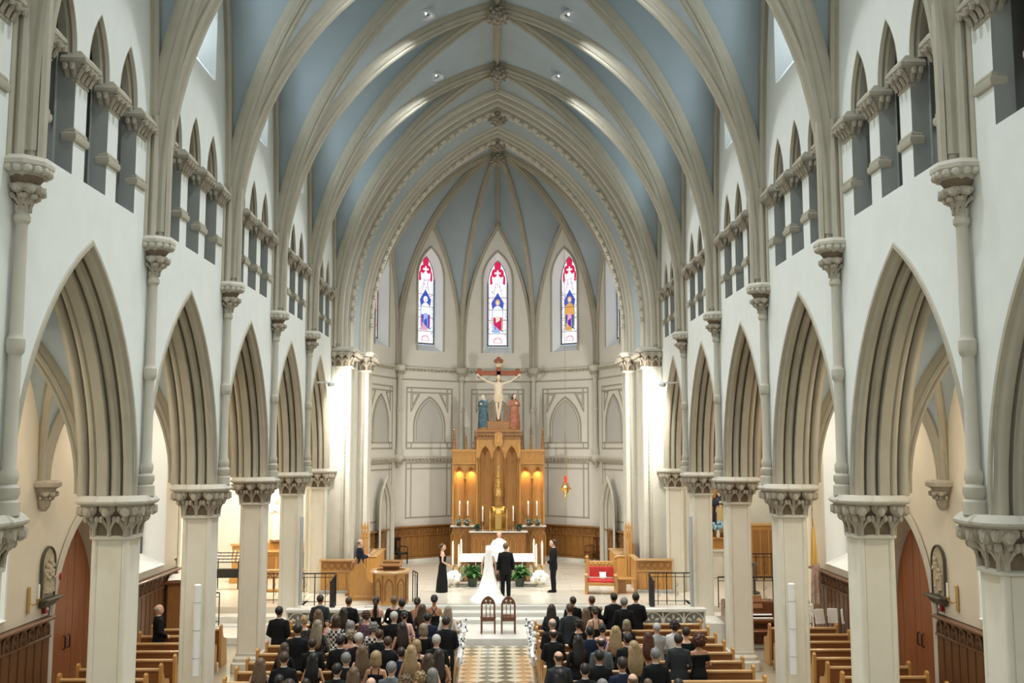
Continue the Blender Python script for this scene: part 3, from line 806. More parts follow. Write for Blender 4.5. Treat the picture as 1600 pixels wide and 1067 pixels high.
# lozenge tiles of the centre aisle
NX = 4; TW = 1.84 / NX; TL = .46
Y0, Y1 = 24.2, 29.1
b = MB(); b.box((0, (Y0 + Y1) / 2, -.002), (1.86, Y1 - Y0, .012)); b.build('tile_bed', 'grout', fl)
def loz(w, l, cut=None):
    p = [(-w / 2, 0), (0, -l / 2), (w / 2, 0), (0, l / 2)]
    if cut == 'l': p = [(0, -l / 2), (w / 2, 0), (0, l / 2)]
    if cut == 'r': p = [(0, -l / 2), (0, l / 2), (-w / 2, 0)]
    m = MB(); m.prism(p, .004, .013); return m
G = .012
MT = {k: loz(TW - G, TL - G, k).build('tile', None, link=False, smooth=False) for k in (None, 'l', 'r')}
for j in range(int((Y1 - Y0) / TL)):
    for i in range(NX):
        x = -.92 + (i + .5) * TW; y = Y1 - (j + .5) * TL
        ob('tile', MT[None], fl, (x, y, 0), mt='tile_tan' if i in (0, 3) and j > 2 else 'tile_dark')
    for i in range(NX + 1):
        x = -.92 + i * TW; y = Y1 - j * TL
        if j: ob('tile', MT['l' if i == 0 else ('r' if i == NX else None)], fl, (x, y, 0), mt='tile_light')
# sanctuary platforms
CE = 32.65     # front edge of the sanctuary floor
b = MB(); b.box((0, 31.2, .07), (8.3, 3.6, .16)); b.build('lower_platform', 'marble', fl)
for i, (y, z) in enumerate(((31.85, .30), (32.25, .45), (CE, .60))):
    b = MB(); b.cbox((0, (y + 34) / 2, z - .075 - .02), (8.4, 34 - y + .1, .11), .01); b.cbox((0, (y + 34) / 2 - .02, z - .02), (8.4, 34 - y + .14, .04), .015)
    b.build('step', 'marble', fl)
b = MB(); b.box((0, 40.5, .28), (12.6, 15.4, .6)); b.box((0, 40.5, .585), (12.4, 15.6, .01)); b.build('sanctuary_slab', 'grout', fl)
b = MB()
for s in (-1, 1):
    b.box((s * 5.4, 31.5, .28), (2.4, 4.4, .60))
b.build('wing_slab', 'marble', fl)
TLX, TLY = 1.05, 1.05
M_FT = [MB().cbox((0, 0, .597), (TLX - .01, TLY - .01, .02), .004).build('floor_tile', m, link=False) for m in ('marble_tile', 'marble_tile_b')]
rnd = random.Random(3)
for j in range(13):
    for i in range(-5, 6):
        x = i * TLX; y = CE + .2 + TLY * (j + .5)
        if y > 41 and math.hypot(x, y - 41) > 5.6: continue
        if abs(x) > 5.6: continue
        ob('floor_tile', M_FT[0], fl, (x, y, 0))
b = MB(); b.box((0, CE + .1, .597), (8.4, .2, .02)); b.build('edge_strip', 'marble_grey', fl)
for s in (-1, 1):   # chapel floors and their steps
    b = MB()
    b.box((s * 8.8, 36.6, .28), (5.0, 8.4, .62)); b.build('chapel_slab', 'marble_tile', fl)
    for i, (y, z) in enumerate(((31.3, .2), (31.75, .4))):
        b = MB(); b.cbox((s * 8.2, (y + 33) / 2, z - .1), (3.6, 33 - y, .2), .012); b.build('chapel_step', 'marble', fl)
# marble pierced parapets at the front of the wings
def parapet(s, x0, x1, lab):
    r = empty('marble_parapet', (s * (x0 + x1) / 2, 29.35, 0), label=lab, cat='parapet', group='pierced marble parapets')
    w = x1 - x0
    b = MB(); b.cbox((0, 0, .98), (w + .1, .3, .09), .02); b.build('coping', 'marble', r)
    b = MB(); b.cbox((0, 0, .1), (w, .26, .2), .02)
    b.box((0, .09, .55), (w, .03, .8)); b.build('backing', 'marble_grey', r)
    b = MB()
    n = round(w / .62); st = w / n
    for i in range(n):
        c = -w / 2 + st * (i + .5)
        for a in range(6):
            t = R_(60 * a + 30); px, pz = c + .15 * math.cos(t), .62 + .15 * math.sin(t)
            b.ball((px, 0, pz), (.075, .05, .045), 6, 4, M=T(px, 0, pz) @ RY(-math.degrees(t)) @ T(-px, 0, -pz))
        b.lathe([(.26, -.04), (.30, -.04), (.30, .04), (.26, .04), (.26, -.04)], 16, M=T(c, 0, .62) @ RX(90), caps=False)
        for q in (-.2, .2): b.arch([(-.05, 0), (-.05, .04), (.05, .04), (.05, 0)], .1, .16, .3, .2, 4, T(c + q, 0, 0), close=True)
    for i in range(n + 1): b.box((-w / 2 + st * i, 0, .58), (.05, .1, .75))
    for z in (.22, .92): b.box((0, 0, z), (w, .1, .04))
    b.build('fretwork', 'marble', r)
    return r
parapet(-1, 3.6, 6.0, 'white marble parapet with pierced fretwork before the ambo')
parapet(1, 4.2, 6.0, 'white marble parapet with pierced fretwork beside the upright piano')
# ---- side aisles
XA = 9.7
def aisle(sx, nm):
    r = empty('wall_aisle_' + nm, kind='structure', scale=(sx, 1, 1))
    wb = {}
    for i, m in enumerate(MID[:5]):
        door = i == 3
        b = MB()
        if door: a, h, z0, zb = 1.45, 2.3, 1.75, 0.0
        else: a, h, z0, zb = 1.05, 2.6, 5.6, 2.25
        az = lambda y: arch_z(y, a, h, z0)
        for s in (-1, 1): strip(b, [s * a, s * HB], K(0), K(9.2), XA)
        strip(b, lin(-a, a, 14), az, K(9.2), XA)
        if not door: strip(b, [-a, a], K(0), K(zb), XA)
        ob('wall_face', b.build('wall_face', 'plaster_cream', link=False), r, (0, m, 0))
        b = MB()
        if door:
            b.arch([(-.03, -.25), (-.05, -.2), (-.05, -.03), (0, 0), (.05, .02), (.3, .04), (.5, .06)], a, h, z0, 0, 12, SD(XA))
            ob('door_surround', b.build('door_surround', 'stone_pale', link=False), r, (0, m, 0))
        else:
            b.arch([(-.02, -.05), (-.02, .02), (.55, .3), (.55, .36)], a, h, z0, zb, 12, SD(XA))
            b.add([(XA - .06, -a, zb), (XA - .06, a, zb), (XA + .55, a - .28, zb + .35), (XA + .55, -a + .28, zb + .35)], [(0, 1, 2, 3)])
            w = ob('window_reveal', b.build('window_reveal', 'jamb_white', link=False), r, (0, m, 0))
            b = MB(); p = arch_pts(a, h, z0, zb + .34, .32, 10)
            b.add([(XA + .57, x, z) for x, z in p], [tuple(range(len(p)))]); ob('pane', b.build('pane', 'glass_warm', link=False, smooth=False), w)
            b = MB()
            b.tube([(XA + .54, 0, 2.6), (XA + .54, 0, 7.4)], .03, 6)
            for z in (3.4, 4.2, 5.0, 5.8): b.tube([(XA + .54, -.72, z), (XA + .54, .72, z)], .018, 5)
            for c in (-.36, .36): b.arch([(-.03, 0), (-.03, .05), (.03, .05), (.03, 0)], .36, .7, 5.9, 2.6, 6, SD(XA + .54) @ T(c, 0, 0), close=True)
            ob('tracery', b.build('tracery', 'lead', link=False), w)
    # corbels and vault ribs
    b = MB(); b.lathe([(.05, 4.3), (.12, 4.4), (.14, 4.5), (.13, 4.6), (.22, 4.74), (.24, 4.78), (.34, 4.82), (.34, 4.9), (.28, 4.95)], 12, (XA - .1, 0, 0))
    MC = b.build('corbel', 'stone_carved', link=False)
    for y in SUP[1:6]:
        c = ob('corbel', MC, r, (0, y, 0))
        for a in (-60, -20, 20, 60): leaf_at(c, T(XA - .1, 0, 4.38) @ RZ(90 + a) @ T(0, .06, 0), .7)
    return r
for s, nm in ((-1, 'left'), (1, 'right')): aisle(s, nm)
ca2 = empty('ceiling_aisle', kind='structure')
AX0, AX1 = 6.8, XA; AXC = (AX0 + AX1) / 2; AHX = (AX1 - AX0) / 2
awz = lambda s: arch_z(2.0 * min(1, abs(s)), 2.0, 3.55, 4.95)
for s in (-1, 1):
    b = MB()
    for sx in (-1, 1):
        for sy in (-1, 1):
            for a, c in zip(TS[:-1], TS[1:]):
                b.add([(AHX * sx * a, sy * HB * a, awz(a)), (AHX * sx * c, sy * HB * c, awz(c)), (AHX * sx * c, sy * HB, awz(c)), (AHX * sx * a, sy * HB, awz(a))], [(0, 1, 2, 3)])
                b.add([(AHX * sx * a, sy * HB * a, awz(a)), (AHX * sx * c, sy * HB * c, awz(c)), (AHX * sx, sy * HB * c, awz(c)), (AHX * sx, sy * HB * a, awz(a))], [(0, 1, 2, 3)])
    MW = b.build('vault_web', 'vault_blue', link=False)
    ribs = []
    d2 = math.hypot(AHX, HB)
    for sx in (-1, 1):
        for sy in (-1, 1):
            b = MB()
            pth = [(sx * AHX * t + .001 * sx, sy * HB * t, awz(t)) for t in TS] + [(sx * AHX, sy * HB, 4.9)]
            b.sweep([(x * .6, y * .7) for x, y in RIBP], pth, (-sy * HB / d2, sx * AHX / d2, 0), down=lambda p: Vector((-p.x, -p.y, -2)))
            ribs.append(b.build('diagonal_rib', 'stone', link=False))
    for m in MID:
        ob('vault_web', MW, ca2, (s * AXC, m, 0))
        for d in ribs: ob('diagonal_rib', d, ca2, (s * AXC, m, 0))
        ob('boss', M_BOSS2, ca2, (s * AXC, m, awz(0) - .25))
    b = MB(); b.box((s * 8.8, 38, 8.6), (5.0, 5.0, .2)); b.box((s * 10.6, 33.3, 8.6), (1.6, 5.0, .2)); b.build('chapel_ceiling', 'plaster_cream', ca2)
    b = MB(); b.box((s * 11.2, 35.4, 4.4), (.3, 9.6, 8.8)); b.box((s * 10.5, SUP[5] + .1, 4.6), (1.6, .3, 9.2)); tag(b.build('wall_chapel_' + ('left' if s < 0 else 'right'), 'plaster_cream'), kind='structure')
    b = MB(); b.box((s * (XA + .65), 3.5, 4.5), (.2, 10, 9)); tag(b.build('wall_aisle_end_' + ('left' if s < 0 else 'right'), 'plaster_cream'), kind='structure')
# ================================================================ FITTINGS AND FURNITURE
def ogive(w, h, z0, zb, q=0, n=6): return arch_pts(w, h, z0, zb, q, n)
# ---- dark panelling along the aisle walls
def wainscot(root, length, height, m_panel, m_rail, band=True, bw=.34):
    """panelling in local x (length), facing -y"""
    b = MB(); b.box((0, .03, height / 2), (length, .06, height)); b.build('backboard', m_panel, root)
    b = MB(); b.cbox((0, -.05, height - .03), (length, .2, .06), .015); b.cbox((0, -.02, .1), (length, .1, .2), .01); b.cbox((0, -.02, height - .42), (length, .08, .05), .01)
    b.build('rail', m_rail, root)
    n = max(1, int(length / bw)); st = length / n
    pb = MB(); pb.cbox((0, -.012, 0), (st - .05, .03, height - .68), .012)
    me = pb.build('panel', m_panel, link=False)
    for i in range(n): ob('panel', me, root, (-length / 2 + st * (i + .5), 0, .22 + (height - .66) / 2))
    if band:
        rb = MB(); w = st * .42
        rb.arch([(-.03, 0), (-.05, .02), (-.05, .05), (-.01, .07)], w, .2, 0, -.12, 5, close=False)
        rb.ball((0, -.02, .0), (.045, .03, .06), 6, 4)
        me = rb.build('arcade_piece', m_rail, link=False)
        for i in range(n): ob('arcade_piece', me, root, (-length / 2 + st * (i + .5), 0, height - .28))
TN = [0]
def trim(loc, rz):
    TN[0] += 1
    return empty('trim_%d' % TN[0], loc, rz, kind='structure')
for s in (-1, 1):
    rz = R_(-90 if s > 0 else 90)
    for y0, y1 in ((14.0, MID[3] - 1.75), (MID[3] + 1.75, 30.75)):
        r = trim((s * (XA - .07), (y0 + y1) / 2, 0), rz); wainscot(r, y1 - y0, 2.04, 'oak_dark', 'oak_dark')
    r = trim((s * 10.3, 30.78, 0), 0); wainscot(r, 1.2, 2.3, 'oak_dark', 'oak_dark')
    # pointed red doors
    d = empty('door_%d' % (1 if s < 0 else 2), (s * (XA + .35), MID[3], 0), rz, kind='structure')
    for k in (-1, 1):
        for j in range(4):
            x0, x1 = k * j * .35, k * (j + 1) * .35
            zz = lambda x: arch_z(x, 1.42, 2.25, 1.75) - .05
            b = MB(); xa, xb = min(x0, x1) + .006, max(x0, x1) - .006
            b.plate([(xa, .02), (xb, .02), (xb, zz(xb)), ((xa + xb) / 2, zz((xa + xb) / 2)), (xa, zz(xa))], -.03 - .004 * (j % 2), .04)
            b.build('plank', 'red_door', d)
        b = MB(); b.tube([(k * .12, -.04, 1.0), (k * .12, -.09, 1.02), (k * .12, -.09, 1.28), (k * .12, -.04, 1.3)], .018, 6); b.build('handle', 'iron', d)
# ---- apse panelling
for th in (0, -36, 36, -72, 72):
    if th == 0: continue
    M = facet(th); p = M @ Vector((0, -.1, .6))
    r = trim(tuple(p), R_(-th)); wainscot(r, SID - .1, 1.55, 'oak', 'oak', band=True, bw=.30)
    b = MB(); b.box((0, -.03, .06), (SID, .16, .12)); b.build('marble_base', 'marble', r)
# ---- pews
def pew_mesh(w):
    bk = MB(); bk.add([(-w / 2, -.06, .12), (w / 2, -.06, .12), (w / 2, -.11, .93), (-w / 2, -.11, .93), (-w / 2, -.02, .12), (w / 2, -.02, .12), (w / 2, -.07, .93), (-w / 2, -.07, .93)], [(0, 1, 2, 3), (4, 5, 6, 7), (0, 1, 5, 4), (3, 2, 6, 7), (0, 3, 7, 4), (1, 2, 6, 5)])
    tr = MB(); tr.cbox((0, -.09, .945), (w, .085, .05), .015)
    st = MB(); st.cbox((0, .2, .43), (w, .44, .05), .015)
    en = MB(); prof = [(-.13, 0), (.44, 0), (.44, .12), (.38, .35), (.40, .55), (.36, .66), (.22, .68), (.06, .74), (-.02, .9), (-.03, 1.04), (-.09, 1.08), (-.15, 1.04), (-.16, .9)]
    n = len(prof); vs = [(-.03, y, z) for y, z in prof] + [(.03, y, z) for y, z in prof]
    en.add(vs, [(i, (i + 1) % n, n + (i + 1) % n, n + i) for i in range(n)] + [tuple(range(n)), tuple(range(n, 2 * n))])
    return [x.build(nm, m, link=False) for x, nm, m in ((bk, 'back', 'oak_pew'), (tr, 'top_rail', 'oak_edge'), (st, 'seat', 'oak_pew'), (en, 'end', 'oak_gold'))]
def pew(meshes, w, loc, label, group):
    r = empty('pew', loc, label=label, cat='pew', group=group)
    for m, nm in zip(meshes[:3], ('back', 'top_rail', 'seat')): ob(nm, m, r)
    for s in (-1, 1): ob('pew_end', meshes[3], r, (s * (w / 2 + .0), 0, 0))
    return r
NTH = ['front', 'second', 'third', 'fourth', 'fifth', 'sixth', 'seventh', 'eighth', 'ninth', 'tenth', 'eleventh', 'twelfth']
PEWY = [27.2 - .92 * k for k in range(11)]
WM = pew_mesh(4.4); WS = pew_mesh(1.75)
for s, nm in ((-1, 'left'), (1, 'right')):
    for k, y in enumerate(PEWY):
        if k > 7: continue
        pew(WM, 4.4, (s * 3.24, y, 0), '%s oak pew of the %s nave block beside the tiled aisle' % (NTH[k], nm), 'nave pews')
    for k in range(8):
        pew(WS, 1.75, (s * 8.0, 26.6 - .92 * k, 0), '%s short oak pew of the %s side aisle' % (NTH[k], nm), 'side aisle pews')
# ---- ribbons and blossoms on the aisle ends of the front pews
def ribbon_swag(s, k, lab):
    rnd = random.Random(k + (50 if s > 0 else 0))
    r = empty('pew_garland', (s * .95, PEWY[k] - .05, .3), label=lab, cat='garland', group='pew garlands')
    b = MB()
    for j in range(10):
        z = .75 - j * .06; b.ball((rnd.uniform(-.06, .06) - s * .06, rnd.uniform(-.08, .08), z), (rnd.uniform(.05, .09), rnd.uniform(.05, .09), rnd.uniform(.045, .07)), 6, 4)
    b.tube([(-s * .06, 0, .7), (-s * .10, -.1, .5), (-s * .05, -.45, .3), (-s * .1, -.8, .55)], [.03, .06, .05, .03], 5)
    b.build('ribbon', 'ribbon', r)
    b = MB()
    for j in range(8): b.ball((rnd.uniform(-.1, .1) - s * .08, rnd.uniform(-.1, .1), .78 - j * .05), (.025, .025, .03), 5, 3)
    b.build('foliage', 'leaf_dark', r)
for s, nm in ((-1, 'left'), (1, 'right')):
    for k in range(4):
        ribbon_swag(s, k, 'white ribbon garland on the aisle end of the %s %s pew' % (NTH[k], nm))
# ---- slim loudspeakers on the columns
def speaker(loc, h, r_, m, lab):
    r = empty('column_speaker', loc, label=lab, cat='loudspeaker', group='column loudspeakers')
    b = MB(); b.lathe([(r_ * .8, 0), (r_, .02), (r_, h - .02), (r_ * .8, h)], 14); b.build('cabinet', m, r)
    b = MB()
    for f in (.2, .5, .8): b.lathe([(r_ + .004, h * f), (r_ + .004, h * f + .012)], 14)
    b.build('seam_band', 'grey_metal', r)
    b = MB()
    for f in (.25, .75): b.box((0, r_ + .06, h * f), (.05, .14, .06))
    b.build('bracket', 'white_metal', r)
speaker((-6.13, 20.98, 1.0), 1.85, .075, 'white_metal', 'white tube loudspeaker on the third left column')
speaker((6.13, 20.98, 1.0), 1.85, .075, 'white_metal', 'white tube loudspeaker on the third right column')
speaker((-5.86, 30.42, .95), 2.6, .06, 'grey_metal', 'slim grey loudspeaker on the fifth left column')
speaker((5.86, 30.42, .75), 2.8, .06, 'grey_metal', 'slim grey loudspeaker on the fifth right column')
# ---- stations of the cross
def station(s, lab, variant):
    r = empty('relief_plaque', (s * (XA - .02), 22.0, 2.45), R_(-90 if s > 0 else 90), label=lab, cat='relief')
    f = MB(); f.arch([(0, -.0), (-.06, 0), (-.06, .03), (-.02, .045), (0, .045)], .32, .36, .72, 0, 10); f.build('frame', 'bronze', r)
    b = MB(); b.plate(ogive(.32, .36, .72, 0, .03, 10), -.03, 0); b.build('ground', 'relief', r)
    for i, (x, z, h) in enumerate(((-.13, .1, .62), (.02, .08, .74), (.15, .1, .6)) if variant else ((-.08, .3, .5), (.1, .12, .45), (.0, .06, .25))):
        b = MB(); b.lathe([(.10, 0), (.085, h * .35), (.075, h * .6), (.09, h * .75), (.035, h * .84)], 10, (x, -.05, z), sy=.6); b.ball((x, -.07, z + h * .92), (.05, .045, .06), 8, 6)
        b.tube([(x - .08, -.06, z + h * .7), (x - .03, -.12, z + h * .5), (x + .06, -.12, z + h * .55)], .022, 6)
        b.build('figure', 'relief', r)
    b = MB(); b.cbox((0, -.1, -.03), (.8, .24, .05), .015); b.loft([[(-.34, -.18, -.06), (.34, -.18, -.06), (.34, 0, -.06), (-.34, 0, -.06)], [(-.3, -.06, -.2), (.3, -.06, -.2), (.3, 0, -.2), (-.3, 0, -.2)]]); b.build('ledge', 'bronze', r)
station(-1, 'arched relief plaque of standing figures on the left aisle wall', 1)
station(1, 'arched relief plaque of a fallen figure on the right aisle wall', 0)
for s, nm in ((-1, 'left'), (1, 'right')):
    r = empty('wall_sconce', (s * (XA - .01), 21.2, 2.5), R_(-90 if s > 0 else 90), label='brass candle sconce with a white candle by the %s relief plaque' % nm, cat='sconce', group='wall sconces')
    b = MB(); b.cbox((0, -.02, 0), (.09, .04, .55), .012); b.tube([(0, -.03, -.05), (0, -.12, -.1), (0, -.2, -.05), (0, -.22, .02)], .016, 6); b.lathe([(.02, 0), (.06, .02), (.06, .03), (.02, .035)], 10, (0, -.22, 0)); b.build('bracket', 'brass', r)
    b = MB(); b.lathe([(.022, 0), (.022, .28), (.004, .30)], 8, (0, -.22, .03)); b.build('candle', 'wax', r)
    r = empty('fire_strobe', (s * (XA - .01), MID[3] - 1.95, 2.2), R_(-90 if s > 0 else 90), label='small red fire alarm box beside the %s pointed door' % nm, cat='alarm')
    b = MB(); b.cbox((0, -.04, 0), (.13, .08, .16), .015); b.build('housing', 'fire_red', r)
    b = MB(); b.cbox((0, -.09, .02), (.07, .03, .06), .008); b.build('lens', 'white_metal', r)
r = empty('fire_bell', (-(XA - .01), 22.62, 2.8), R_(90), label='round red fire bell right of the left relief plaque', cat='alarm')
b = MB(); b.lathe([(.02, 0), (.09, .01), (.09, .04), (.06, .06), (.01, .07)], 16, M=RX(90)); b.build('gong', 'fire_red', r)
b = MB(); b.box((0, -.02, 0), (.1, .04, .1)); b.build('backplate', 'iron', r)
# ---- reredos
RXC = .05
rr = empty('reredos', (RXC, 43.4, .6), label='tall golden oak reredos with pointed niches and pinnacles', cat='reredos')
def nf(b, a, h, z0, zb, W, zt, y0=0.0, d=.3, cx=0):
    """front board with a pointed niche cut through it, and the niche lining"""
    X = lin(-a, a, 10)
    for x0, x1 in zip(X[:-1], X[1:]):
        b.add([(cx + x0, y0, arch_z(x0, a, h, z0)), (cx + x1, y0, arch_z(x1, a, h, z0)), (cx + x1, y0, zt), (cx + x0, y0, zt)], [(0, 1, 2, 3)])
    for s in (-1, 1): b.add([(cx + s * a, y0, zb), (cx + s * W, y0, zb), (cx + s * W, y0, zt), (cx + s * a, y0, zt)], [(0, 1, 2, 3)])
    b.arch([(y0, 0), (y0 + d, .03)], a, h, z0, zb, 8, T(cx, 0, 0))
    b.arch([(y0 - .03, -.06), (y0 - .045, -.03), (y0 - .02, .0)], a, h, z0, zb, 8, T(cx, 0, 0))
    b.add([(cx - a, y0 + d, zb), (cx + a, y0 + d, zb), (cx + a, y0 + d, zt), (cx - a, y0 + d, zt)], [(0, 1, 2, 3)])
b = MB(); b.box((0, .75, .8), (3.98, 1.1, 1.6)); b.build('base', 'oak', rr)
for s in (-1, 1):
    for i in range(5):
        b = MB(); x = s * (1.42 + (i - 2) * .235 + .06)
        b.arch([(.2, 0), (.16, .02), (.16, .03), (.2, .05)], .11, .2, 1.2, .25, 5); ob('base_panel', b.build('base_panel', 'oak_gold', link=False), rr, (x, 0, 0))
    b = MB(); b.cbox((s * 1.42, .65, 1.62), (1.3, 1.2, .07), .02); b.build('marble_shelf', 'marble', rr)
b = MB(); b.box((0, .1, .7), (2.3, 1.0, 1.4)); b.cbox((0, .1, .12), (2.6, 1.1, .24), .02)
b.build('projecting_altar', 'oak', rr)
for i in range(7):
    b = MB(); b.arch([(-.4, 0), (-.44, .02), (-.44, .03), (-.4, .05)], .13, .22, 1.0, .3, 5); ob('base_panel', b.build('base_panel', 'oak_gold', link=False), rr, (-.93 + .31 * i, 0, 0))
b = MB(); b.cbox((0, .05, 1.43), (2.5, 1.15, .06), .02); b.lathe([(.62, 1.40), (.64, 1.42), (.64, 1.45), (.62, 1.46)], 24, (0, -.35, 0), sy=.4); b.build('marble_shelf', 'marble', rr)
# wings
for s in (-1, 1):
    b = MB()
    for k in (0, 1): nf(b, .215, .42, 3.75, 1.66, .26, 4.28, .3, .28, cx=s * (1.19 + .52 * k))
    b.box((s * 1.45, .72, 3.2), (1.06, .2, 3.1)); b.box((s * 1.97, .5, 3.3), (.08, .5, 3.3))
    b.cbox((s * 1.46, .45, 4.55), (1.1, .5, .56), .03); b.cbox((s * 1.46, .42, 4.86), (1.16, .56, .1), .03); b.cbox((s * 1.46, .42, 4.3), (1.12, .52, .06), .02)
    for i in range(9): b.cbox((s * (.98 + .12 * i), .18, 4.56), (.05, .05, .4), .012)
    b.build('wing', 'oak_gold', rr)
    b = MB(); b.lathe([(.05, 1.66), (.035, 1.8), (.03, 3.4), (.06, 3.55), (.075, 3.65), (.04, 3.7)], 10, (s * 1.45, .27, 0)); b.build('colonnette', 'oak', rr)
    for x, h, q in ((1.93, .95, .075), (1.42, .6, .05), (1.02, .8, .05)):
        b = MB(); b.cbox((s * x, .25, 4.95), (q * 2, q * 2, .3), .02); b.lathe([(q, 5.08), (q * 1.2, 5.12), (q * .8, 5.2), (q * .45, 4.95 + h * .8), (q * .9, 4.95 + h * .86), (q * .3, 4.95 + h * .92), (.005, 4.95 + h)], 6, (s * x, .25, 0))
        for j in range(3): 
            for a in range(4): b.ball((s * x + q * .9 * math.cos(a * PI / 2), .25 + q * .9 * math.sin(a * PI / 2), 5.2 + j * h * .16), q * .28, 5, 3)
        b.build('pinnacle', 'oak', rr)
    light('niche_lamp', 'AREA', (RXC + s * 1.19, 43.4 + .44, .6 + 4.02), 5.5, (1, .72, .33), shape='DISK', size=.12, spread=R_(120))
    light('niche_lamp', 'AREA', (RXC + s * 1.71, 43.4 + .44, .6 + 4.02), 5.5, (1, .72, .33), shape='DISK', size=.12, spread=R_(120))
# centre tower
b = MB()
for k, cx in enumerate((-.57, 0, .57)): nf(b, .235, .5, 4.55, 1.46, .285, 5.35, .12, .45 if k != 1 else .3, cx=cx)
b.box((0, .68, 3.4), (1.86, .2, 3.9))
for s in (-1, 1): b.box((s * .9, .4, 3.4), (.12, .62, 3.9))
b.build('centre_tower', 'oak_gold', rr)
for x in (-.86, -.285, .285, .86):
    b = MB(); b.lathe([(.06, 1.46), (.04, 1.6), (.035, 4.3), (.065, 4.42), (.08, 4.52), (.045, 4.58)], 10, (x, .08, 0)); b.build('colonnette', 'oak', rr)
b = MB(); b.cbox((0, .35, 5.42), (1.95, .72, .14), .03); b.cbox((0, .33, 5.58), (2.1, .82, .12), .03); b.cbox((0, .30, 5.72), (1.9, .9, .12), .03)
for i in range(14): b.ball((-.9 + .138 * i, -.07, 5.5), .045, 5, 4)
b.build('cornice', 'oak', rr)
b = MB(); b.plate([(-.13, 5.05), (.13, 5.05), (.17, 5.25), (.17, 5.6), (0, 5.7), (-.17, 5.6), (-.17, 5.25)], -.1, -.02); b.cbox((0, -.12, 5.35), (.16, .05, .34), .02); b.build('carved_bracket', 'oak_gold', rr)
b = MB(); b.cbox((0, .25, 5.95), (1.0, .5, .36), .03); b.build('cross_pedestal', 'oak', rr)
for s in (-1, 1):
    b = MB(); b.cbox((s * .30, .1, 6.1), (.09, .09, .4), .02); b.lathe([(.06, 6.3), (.03, 6.7), (.05, 6.76), (.005, 6.95)], 6, (s * .30, .1, 0)); b.build('pinnacle', 'oak', rr)
# crucifix
cx = empty('crucifix', (RXC, 43.75, 6.4), label='large wooden crucifix with pale carved figure above the reredos', cat='crucifix')
b = MB(); b.cbox((0, .06, 1.45), (.21, .1, 2.95), .02); b.cbox((0, .06, 2.45), (1.75, .1, .21), .02)
for s in (-1, 1):
    for dx, dz in ((.93, 0), (.84, .12), (.84, -.12)): b.ball((s * dx, .06, 2.45 + dz), (.10, .055, .10), 8, 6)
for dx, dz in ((0, 3.08), (-.11, 2.98), (.11, 2.98)): b.ball((dx, .06, dz), (.10, .055, .10), 8, 6)
b.build('cross', mat('cross_wood', (.34, .10, .04), .5, vary=.3, scale=8), cx)
b = MB(); b.cbox((0, 0, 2.8), (.22, .03, .17), .02); b.build('title_board', mat('parchment', (.62, .50, .30), .7), cx)
# corpus is built with the figures below
# statues beside the cross are built with the figures below
# ---- tabernacle
tb = empty('tabernacle', (RXC, 43.15, 2.06), label='gilded tabernacle with an openwork spire in front of the reredos', cat='tabernacle')
b = MB(); b.lathe([(.36, 0), (.36, .06), (.32, .08), (.32, .62), (.35, .66), (.35, .72), (.28, .76), (.26, .95), (.29, .98), (.29, 1.02), (.14, 1.06)], 8, M=RZ(22.5)); b.build('case', 'gold', tb)
b = MB(); b.plate(ogive(.12, .2, .38, .1, 0, 6), -.335, -.3); b.build('case_door', 'brass', tb)
for a in range(6):
    t = PI / 3 * a; b = MB(); b.lathe([(.02, 0), (.014, .05), (.012, .4), (.022, .44)], 6, (.13 * math.cos(t), .13 * math.sin(t), 1.04)); b.build('spire_column', 'gold', tb)
b = MB(); b.lathe([(.17, 1.46), (.18, 1.5), (.15, 1.56), (.12, 1.75), (.14, 1.78), (.08, 1.9), (.06, 2.2), (.08, 2.22), (.03, 2.35), (.015, 2.6)], 8)
for j in range(7):
    for a in range(6): b.ball(((.16 - .018 * j) * math.cos(a * PI / 3), (.16 - .018 * j) * math.sin(a * PI / 3), 1.5 + .13 * j), (.03, .03, .05), 5, 3)
b.box((0, 0, 2.66), (.03, .03, .2)); b.box((0, 0, 2.69), (.12, .03, .03)); b.build('spire', 'gold', tb)
for s in (-1, 1):
    b = MB()
    for y in (-.25,): b.lathe([(.05, 0), (.045, .5), (.06, .55), (.03, .65), (.005, .95)], 6, (s * .36, y, 0))
    b.build('corner_turret', 'gold', tb)
# ---- candlesticks and plants on the shelves
def candle(loc, hs, hw, lab, cat='candlestick', group='retable candles', big=1.0):
    r = empty('candlestick', loc, label=lab, cat=cat, group=group)
    k = big
    b = MB(); b.lathe([(.09 * k, 0), (.09 * k, .02), (.05 * k, .05), (.02 * k, .1), (.03 * k, hs * .3), (.045 * k, hs * .36), (.02 * k, hs * .42), (.025 * k, hs * .85), (.07 * k, hs * .96), (.075 * k, hs), (.02, hs)], 12); b.build('stick', 'brass', r)
    b = MB(); w = .028 if big == 1 else .037; b.lathe([(w, hs), (w, hs + hw), (w * .6, hs + hw + .01)], 10); b.build('candle', 'wax', r)
    b = MB(); b.lathe([(.004, hs + hw + .01), (.018, hs + hw + .04), (.012, hs + hw + .08), (.002, hs + hw + .12)], 8); b.build('flame', 'flame', r)
for x, hw, nm in ((-1.62, .5, 'outermost left'), (-1.27, .5, 'second from left'), (-.62, .5, 'just left of the tabernacle'), (.68, .5, 'just right of the tabernacle'), (1.34, .5, 'second from right'), (1.71, .5, 'outermost right')):
    low = abs(x) < 1; candle((x, 43.0 if low else 43.42, 2.06 if low else 2.26), .42, hw if not low else .5, 'lit altar candle on the reredos shelf, ' + nm)
